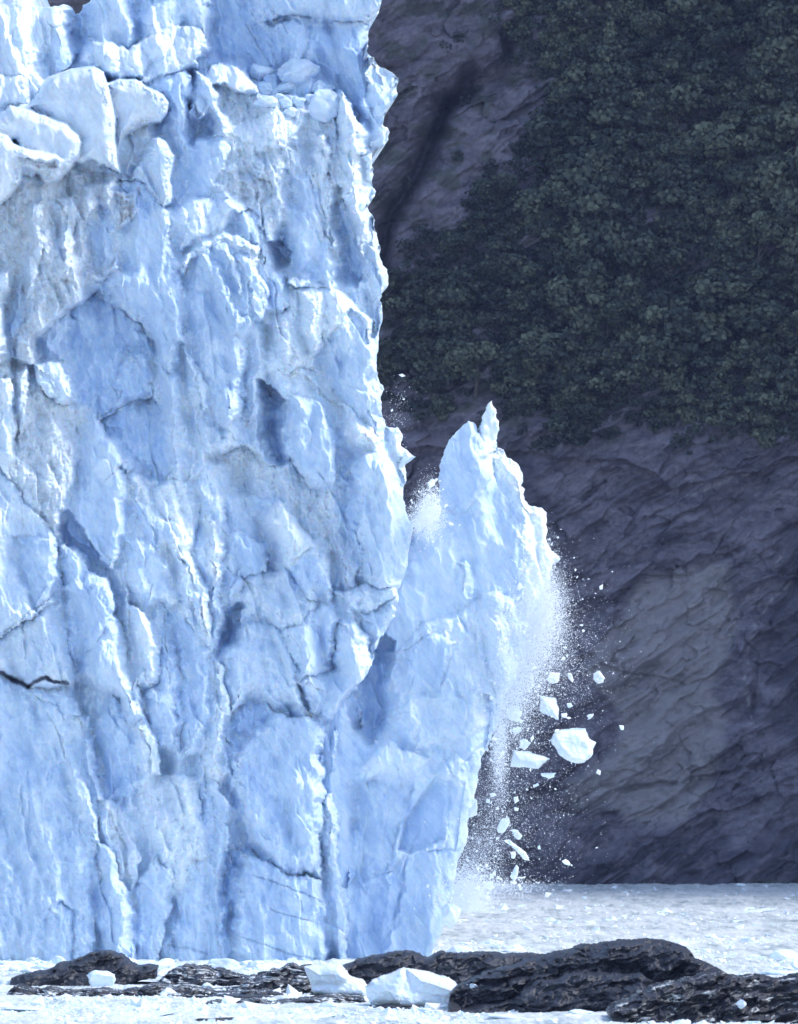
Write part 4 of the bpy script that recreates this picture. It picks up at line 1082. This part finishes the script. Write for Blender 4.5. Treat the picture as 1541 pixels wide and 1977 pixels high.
shelf([(330, 1952), (400, 1936), (500, 1932), (600, 1928), (700, 1924), (720, 1944), (700, 1958), (560, 1958), (420, 1962)], 309, 'flat slush streaked shelf in front of the smaller stranded block', 37)
shelf([(700, 1966), (720, 1946), (780, 1936), (900, 1940), (960, 1946), (960, 1966), (850, 1972)], 303, 'narrow slush streaked shelf under the bigger stranded block', 39)

# ------------------------------------------------------------------ stranded and floating ice
def berg(name, outline, D, slabs, label, cat, seed, thick=2.4):
    ol = ragged(outline, 1.6, 3, seed)
    a = np.asarray(ol)
    g1, g2 = grid(a[:, 0].min() - 4, a[:, 0].max() + 4, a[:, 1].min() - 4, a[:, 1].max() + 4, 1.2)
    bs = (.5 * (g2 - a[:, 1].min()) - 6, np.full(g1.shape, .1), np.full(g1.shape, .62), 0 * g1)
    Q, q1, q2, q3, q4 = build_map(g1, g2, slabs, bs, 2, seed, 6)
    Q = Q + 9 * scoops(g1 / 38, g2 / 26, seed) + 2.4 * scoops(g1 / 13, g2 / 10, seed + 1) + 1.2 * fbm(g1 / 8, g2 / 8, 3, seed)
    sd = poly_dist(g1, g2, ol); t = np.clip(1 - sd / 16, 0, 1)
    Q -= 22 * (1 - np.sqrt(np.clip(1 - t * t, 0, 1)))
    c0 = W(a[:, 0].mean(), a[:, 1].max(), D)
    V, Fc, A = sheet(g1, g2, Q, D, ol, thick, {'snow': q2, 'dirt': q3, 'crack': q3 * 0}, None, True)[0]
    o = mesh_from(name, V - np.array(c0), Fc, M_ICE, None, True, A); o.location = c0
    tag(o, label, cat)
berg('ice_chunk', [(587, 1867), (610, 1864), (632, 1860), (655, 1861), (664, 1870), (674, 1884), (700, 1892), (716, 1910), (702, 1924), (650, 1922), (606, 1918), (598, 1896)], 312,
     [([(587, 1867), (655, 1861), (672, 1890), (650, 1900), (602, 1905)], 22, .3, .2, 8, .05, .7, 0)], 'smaller of the two big stranded white ice blocks, flat topped, on dark flat rock', 'ice chunk', 21)
berg('ice_chunk', [(705, 1906), (718, 1893), (738, 1884), (760, 1878), (781, 1869), (800, 1873), (830, 1878), (856, 1886), (872, 1892), (888, 1906), (891, 1925), (900, 1944), (830, 1944), (760, 1944), (716, 1938), (708, 1925)], 303,
     [([(705, 1906), (760, 1878), (780, 1870), (772, 1940), (710, 1940)], 20, .5, .2, 10, .05, .6, 0), ([(781, 1870), (830, 1878), (888, 1906), (891, 1930), (860, 1925), (800, 1915)], 30, .1, .7, 10, .05, .78, 0)],
     'bigger of the two stranded ice blocks, pale blue, peaked, below the rock ridge', 'ice chunk', 23)
BERGS = [(195, 1893, 36, 23, 'triangular ice lump leaning on the humped dark rock at left'), (112, 1860, 17, 13, 'small upright ice lump behind the left shoulder of the humped dark rock'), (136, 1866, 14, 10, 'little ice nub beside the upright lump behind the humped dark rock'),
         (285, 1868, 32, 9, 'flat ice slab just behind the right end of the humped dark rock'), (322, 1883, 30, 15, 'boxy white ice lump between the humped rock and the streaked ledge'), (28, 1872, 16, 11, 'small rounded ice lump at the far left under the glacier'),
         (62, 1876, 26, 7, 'low ice slab left of the humped dark rock'), (10, 1898, 20, 13, 'ice lump cut by the left picture edge beside the small rock'), (40, 1902, 12, 6, 'tiny ice lump on the left toe of the humped dark rock'),
         (262, 1912, 30, 9, 'low ice lump in slush below the humped dark rock'), (322, 1920, 22, 12, 'pointed ice lump standing in slush left of centre'), (402, 1908, 14, 10, 'small block of ice on the streaked ledge'), (528, 1912, 28, 8, 'flat ice lump below the brownish ledge'),
         (636, 1944, 26, 9, 'ice lump in slush below the smaller stranded block'), (910, 1905, 13, 7, 'white ice nub on rock just right of the bigger stranded block'), (942, 1906, 9, 6, 'tiny white nub beside another on the rock right of the stranded block'),
         (1310, 1932, 9, 7, 'tiny pale ice nub lodged on the jagged rock shelf'), (1432, 1940, 10, 9, 'white ice nub near the top of the jagged rock shelf at right'), (1327, 1975, 8, 6, 'tiny white ice nub at the bottom edge in front of the jagged shelf'),
         (1120, 1958, 36, 9, 'pale slushy ice lump against the front foot of the big hump'), (1445, 1762, 62, 7, 'long flat ice floe far out on the bright water at right'), (1062, 1777, 16, 5, 'small ice floe far out on the bright water near the pinnacle'),
         (1515, 1848, 30, 14, 'bluish ice lump floating behind the rocks at the right edge'), (1500, 1880, 48, 9, 'low bluish floe behind the jagged shelf at the right edge'), (1290, 1880, 26, 6, 'low slushy ice lump just behind the right shoulder of the big hump'),
         (872, 1765, 22, 26, 'steep bluish ice lump in the splash right at the foot of the pinnacle'), (890, 1838, 30, 14, 'ice lump floating just behind the low rock ridge'), (990, 1836, 34, 7, 'flat ice lump floating behind the low rock ridge'),
         (60, 1950, 70, 6, 'flat floe in the near slush at left'), (300, 1960, 60, 5, 'flat floe in the near slush left of the bottom rock'), (600, 1965, 55, 6, 'flat floe in the near slush below the stranded blocks'), (1000, 1968, 70, 6, 'flat floe in the near slush below the big hump')]
for i, (x, y, hw, h, lb) in enumerate(BERGS):
    D = F * CAM_H / (y + h * .35 - HOR)
    D = {16: 283, 17: 281, 0: 338, 14: 298, 15: 298, 3: 350, 11: 326, 25: 396}.get(i, D)
    s = D / F
    o = lump('ice_lump', hw * s, max(hw * .8 * s, .5), h * s * 1.1, 170 + i, None, M_BERG, 13, 4, .12)
    o.location = W(x, y, D)
    o.rotation_euler = (0, radians(random.uniform(-8, 8)), radians(random.uniform(-20, 20)))
    tag(o, lb, 'ice floe' if 'flo' in lb and 'floating' not in lb else 'ice lump', 'ice lumps on rocks and water')

rr = random.Random(55)
foot_protos = [lump('ice_lump', .55, .5, .3, 600 + i, None, M_BERG, 13, 3, .12) for i in range(6)]
for i in range(64):
    o = foot_protos[i] if i < 6 else foot_protos[i % 6].copy()
    if i >= 6: col.objects.link(o)
    x = rr.uniform(-20, 700) if i < 50 else rr.uniform(820, 1000)
    o.location = W(x, 1569 + F * CAM_H / (390 + rr.uniform(-12, 4)), 1) if 0 else ((x - CX) * 392 / F, 392 - rr.uniform(0, 16), rr.uniform(-.05, .15))
    k = rr.uniform(.4, 1.9); o.scale = (k * rr.uniform(1, 2), k, k * rr.uniform(.6, 1.3)); o.rotation_euler = (rr.uniform(-.3, .3), rr.uniform(-.3, .3), rr.uniform(0, 6))
    tag(o, 'small ice lump in the rubble row along the foot of the ice cliff', 'ice lump', 'rubble along the ice foot')

# ------------------------------------------------------------------ falling pieces and spray
M_SPRAY, nsp, psp = new_mat('ice_powder')
psp.inputs['Base Color'].default_value = (.93, .95, .97, 1); psp.inputs['Roughness'].default_value = .6
tr = nsp.nodes.new('ShaderNodeBsdfTranslucent'); tr.inputs[0].default_value = (.95, .97, 1, 1)
ms = nsp.nodes.new('ShaderNodeMixShader'); ms.inputs[0].default_value = .55
nsp.links.new(psp.outputs[0], ms.inputs[1]); nsp.links.new(tr.outputs[0], ms.inputs[2]); nsp.links.new(ms.outputs[0], nsp.nodes['Material Output'].inputs[0])
def shard(name, poly, D, thick, seed):
    ol = np.asarray(ragged(poly, 1.4, 2, seed), float)
    n = len(ol); c = ol.mean(0); s = D / F; r = random.Random(seed)
    size = np.ptp(ol, axis=0).mean()
    V = []; tl = r.uniform(-.5, .5); tz = r.uniform(-.4, .4)
    for f, y in ((.55, -1.0), (.88, -.6), (1.0, 0), (.88, .6), (.5, 1.0)):
        for p in ol:
            q = c + (p - c) * f
            j = r.uniform(-.1, .1) * size
            yy = y * thick * size * .5 + j * (abs(y) > .1) + (q[0] - c[0]) * tl + (q[1] - c[1]) * tz
            V.append(((q[0] - c[0]) * s, yy * s, -(q[1] - c[1]) * s))
    Fc = []
    for k in range(4):
        for i in range(n): Fc.append((k * n + i, k * n + (i + 1) % n, (k + 1) * n + (i + 1) % n, (k + 1) * n + i))
    a = len(V); V.append((0, -thick * size * .5 * s * 1.05, 0)); V.append((0, thick * size * .5 * s * 1.05, 0))
    T = [(a, (i + 1) % n, i) for i in range(n)] + [(a + 1, 4 * n + i, 4 * n + (i + 1) % n) for i in range(n)]
    me = bpy.data.meshes.new(name); me.from_pydata(V, [], Fc + T); me.materials.append(M_CHIP)
    o = bpy.data.objects.new(name, me); col.objects.link(o)
    o.location = W(c[0], c[1], D)
    return o
def z2(pts): return [(860 + x / 4.055, 1180 + y / 4.055) for x, y in pts]
def z3(pts): return [(860 + x / 4.055, 1450 + y / 4.055) for x, y in pts]
SH = [(z2([(845, 960), (905, 930), (970, 925), (1090, 920), (1130, 1000), (1180, 1025), (1155, 1080), (1155, 1120), (1090, 1180), (1040, 1190), (990, 1180), (900, 1130), (865, 1070), (820, 1010)]), 'largest falling ice slab, broad and blocky, clear of the rest against dark cliff'),
      (z2([(745, 670), (860, 680), (885, 750), (885, 850), (820, 820), (740, 780)]), 'white wedge of falling ice above and left of the largest slab'),
      (z2([(540, 1090), (650, 1100), (815, 1155), (770, 1190), (730, 1230), (650, 1220), (510, 1215), (520, 1150)]), 'long tapering falling ice slab left of and lower than the largest one'),
      (z2([(580, 1010), (640, 1005), (668, 1030), (620, 1090), (575, 1070)]), 'small falling block resting visually on top of the long tapering slab'),
      (z2([(1160, 490), (1205, 465), (1250, 525), (1235, 560), (1195, 568), (1158, 530)]), 'compact falling block highest and furthest out to the right'),
      (z2([(955, 485), (990, 490), (1005, 540), (995, 560), (965, 530)]), 'slim upright falling splinter left of the highest compact block'),
      (z2([(530, 910), (590, 905), (600, 935), (550, 965), (525, 945)]), 'small rounded falling piece beside the pinnacle edge above the long slab'),
      (z2([(820, 480), (900, 480), (880, 560), (840, 570), (790, 540)]), 'ragged falling clump in the thick spray under the snowy edge'),
      (z2([(480, 760), (580, 740), (600, 800), (560, 870), (500, 850)]), 'pale falling block half veiled by spray at the pinnacle edge'),
      (z2([(1105, 820), (1160, 800), (1150, 830), (1120, 848)]), 'small tilted falling flake above right of the largest slab'),
      (z2([(1360, 892), (1395, 895), (1395, 930), (1375, 930)]), 'tiny lone falling piece furthest right of all'),
      (z2([(905, 800), (950, 795), (950, 830), (910, 830)]), 'tiny square falling piece right of the white wedge'),
      (z2([(950, 720), (985, 715), (995, 745), (960, 755)]), 'tiny rounded falling piece just right of the white wedge, upper one'),
      (z3([(745, 175), (870, 170), (850, 205), (810, 218), (760, 200)]), 'flat falling flake just below the long tapering slab'),
      (z3([(210, 370), (250, 385), (245, 500), (180, 520), (180, 470), (215, 430)]), 'tall narrow falling piece touching the lower edge of the pinnacle'),
      (z3([(440, 530), (500, 520), (505, 560), (450, 645), (415, 640), (405, 610)]), 'leaning falling block midway down to the water'),
      (z3([(515, 615), (570, 620), (605, 665), (570, 695), (540, 670)]), 'chunky falling block just above the long splinter'),
      (z3([(455, 700), (500, 690), (560, 740), (630, 790), (662, 860), (620, 855), (560, 790), (520, 745)]), 'long falling splinter slanting down to the right above the water'),
      (z3([(910, 860), (940, 845), (980, 880), (975, 898), (930, 885)]), 'lone falling piece low and to the right, near the far shoreline'),
      (z3([(555, 890), (575, 910), (560, 1000), (540, 1030), (505, 980)]), 'upright falling splinter about to hit the water'),
      (z3([(290, 1030), (340, 1020), (385, 1070), (350, 1085), (300, 1060)]), 'lowest falling block, already at the bright water'),
      (z3([(165, 990), (235, 965), (250, 990), (190, 1000)]), 'flat falling flake above the water next to the pinnacle foot'),
      (z3([(535, 360), (570, 350), (575, 390), (545, 410)]), 'small upright falling piece above the leaning block'), (z3([(685, 265), (725, 248), (735, 270), (690, 290)]), 'small falling piece under the flat flake, right of the mist'),
      (z3([(720, 750), (740, 735), (748, 770), (725, 768)]), 'tiny falling piece right of the long splinter'), (z3([(505, 790), (550, 785), (545, 840), (515, 840)]), 'rounded falling piece tucked left of the long splinter'),
      (z3([(315, 375), (350, 380), (345, 410), (318, 405)]), 'small square falling piece right of the tall narrow one'), (z3([(540, 435), (575, 445), (570, 470), (540, 470)]), 'small falling piece directly above the leaning block'),
      (z3([(345, 960), (380, 960), (375, 1000), (350, 995)]), 'small falling piece above the lowest block'), (z3([(570, 985), (630, 980), (625, 995), (580, 998)]), 'thin flake right of the upright splinter over the water'),
      (z3([(565, 1045), (590, 1040), (605, 1090), (575, 1085)]), 'small falling piece already in front of the far water'),
      ([(825, 932), (832, 925), (840, 926), (839, 938), (829, 946)], 'single falling piece in the gap between glacier and pinnacle')]
for i, (pl, lb) in enumerate(SH):
    if i in (0, 1, 2):
        berg('ice_fragment', pl, 399.0 + i, [], lb, 'ice fragment', 300 + i, .5)
        bpy.data.objects[[o.name for o in bpy.data.objects if o.name.startswith('ice_fragment')][-1]]['group'] = 'ice pieces falling from the pinnacle'
        continue
    o = shard('ice_fragment', pl, 399.0 + (i * 7 % 5) * .8, .55, 300 + i)
    tag(o, lb, 'ice fragment', 'ice pieces falling from the pinnacle')
CLOUD = [(1062, 1180, 20, 42, 10), (1040, 1150, 18, 40, 12), (1025, 1210, 24, 42, 22), (1000, 1295, 26, 45, 18), (1040, 1270, 38, 48, 8), (985, 1350, 20, 40, 9), (964, 1430, 9, 55, 8), (985, 1400, 36, 60, 4), (945, 1560, 30, 60, 3), (925, 1650, 30, 40, 4), (985, 1600, 50, 80, 2.5), (902, 1700, 26, 22, 8), (895, 1745, 30, 14, 10), (832, 992, 15, 26, 13), (820, 1012, 18, 14, 9),
         (1010, 1210, 26, 50, 8), (890, 1735, 22, 22, 6), (1100, 1260, 45, 80, 2), (1050, 1110, 14, 40, 3), (1040, 1500, 60, 120, 1.6), (768, 800, 14, 30, .25), (930, 1712, 60, 10, 5)]
cw = np.array([c[4] for c in CLOUD], float); cw /= cw.sum()
def cloud_pos(n, rg, tight=1.0):
    k = rg.choice(len(CLOUD), n, p=cw); c = np.array(CLOUD)[k]
    x = c[:, 0] + rg.normal(size=n) * c[:, 2] * tight; y = c[:, 1] + rg.normal(size=n) * c[:, 3] * tight
    D = 398.2 + rg.normal(size=n) * 1.2
    right = poly_dist(x, y, pin_outline) < 0
    face = poly_dist(x, y, face_outline) < 0
    m = (face & (right | (rg.random(n) < .35))) & (y < 1762)
    return np.stack([(x - CX) * D / F, D, CAM_H - (y - HOR) * D / F], 1)[m]
rg = np.random.default_rng(77)
p = cloud_pos(200000, rg)
V, Fx = chips(len(p), p, .012 + .022 * rg.random(len(p)) ** 2, 1, 5)
p2 = cloud_pos(3200, rg, 1.15)
V2, F2 = chips(len(p2), p2, .035 + .08 * rg.random(len(p2)) ** 3, 1, 6)
V = np.concatenate([V, V2]); Fx = np.concatenate([Fx, F2 + len(V) - len(V2)])
tag(mesh_from('ice_spray', V, Fx, M_SPRAY, None, False), kind='stuff')
# small separate bits
protos_b = []
for i in range(6):
    V, Fx = chips(1, np.zeros((1, 3)), np.array([.1]), 1, 900 + i)
    protos_b.append(mesh_from('ice_bit', V, Fx, M_SPRAY, None, False))
pb_ = cloud_pos(270, rg, 1.4)
for i, q in enumerate(pb_):
    o = protos_b[i] if i < 6 else protos_b[i % 6].copy()
    if i >= 6: col.objects.link(o)
    o.location = q; k = .6 + 2.0 * random.random() ** 3; o.scale = (k, k, k); o.rotation_euler = (random.uniform(0, 6), random.uniform(0, 6), 0)
    tag(o, 'small white bit of ice falling in the spray beside the toppling pinnacle', 'ice bit', 'small bits of falling ice')

# ------------------------------------------------------------------ air
mh = bpy.data.materials.new('haze_air'); mh.use_nodes = True
nh = mh.node_tree; nh.nodes.clear()
ho = nh.nodes.new('ShaderNodeOutputMaterial'); pv = nh.nodes.new('ShaderNodeVolumePrincipled')
pv.inputs['Color'].default_value = (0.42, 0.52, 1.0, 1); pv.inputs['Density'].default_value = HAZE
pv.inputs['Anisotropy'].default_value = 0.0
nh.links.new(pv.outputs[0], ho.inputs['Volume'])
x0, x1, y0, y1, z0, z1 = -620., 900., -60., 1300., -8., 460.
hv = [(x, y, z) for x in (x0, x1) for y in (y0, y1) for z in (z0, z1)]
tag(mesh_from('haze', hv, [(0, 1, 3, 2), (4, 6, 7, 5), (0, 4, 5, 1), (2, 3, 7, 6), (0, 2, 6, 4), (1, 5, 7, 3)], mh, None, False), kind='stuff')
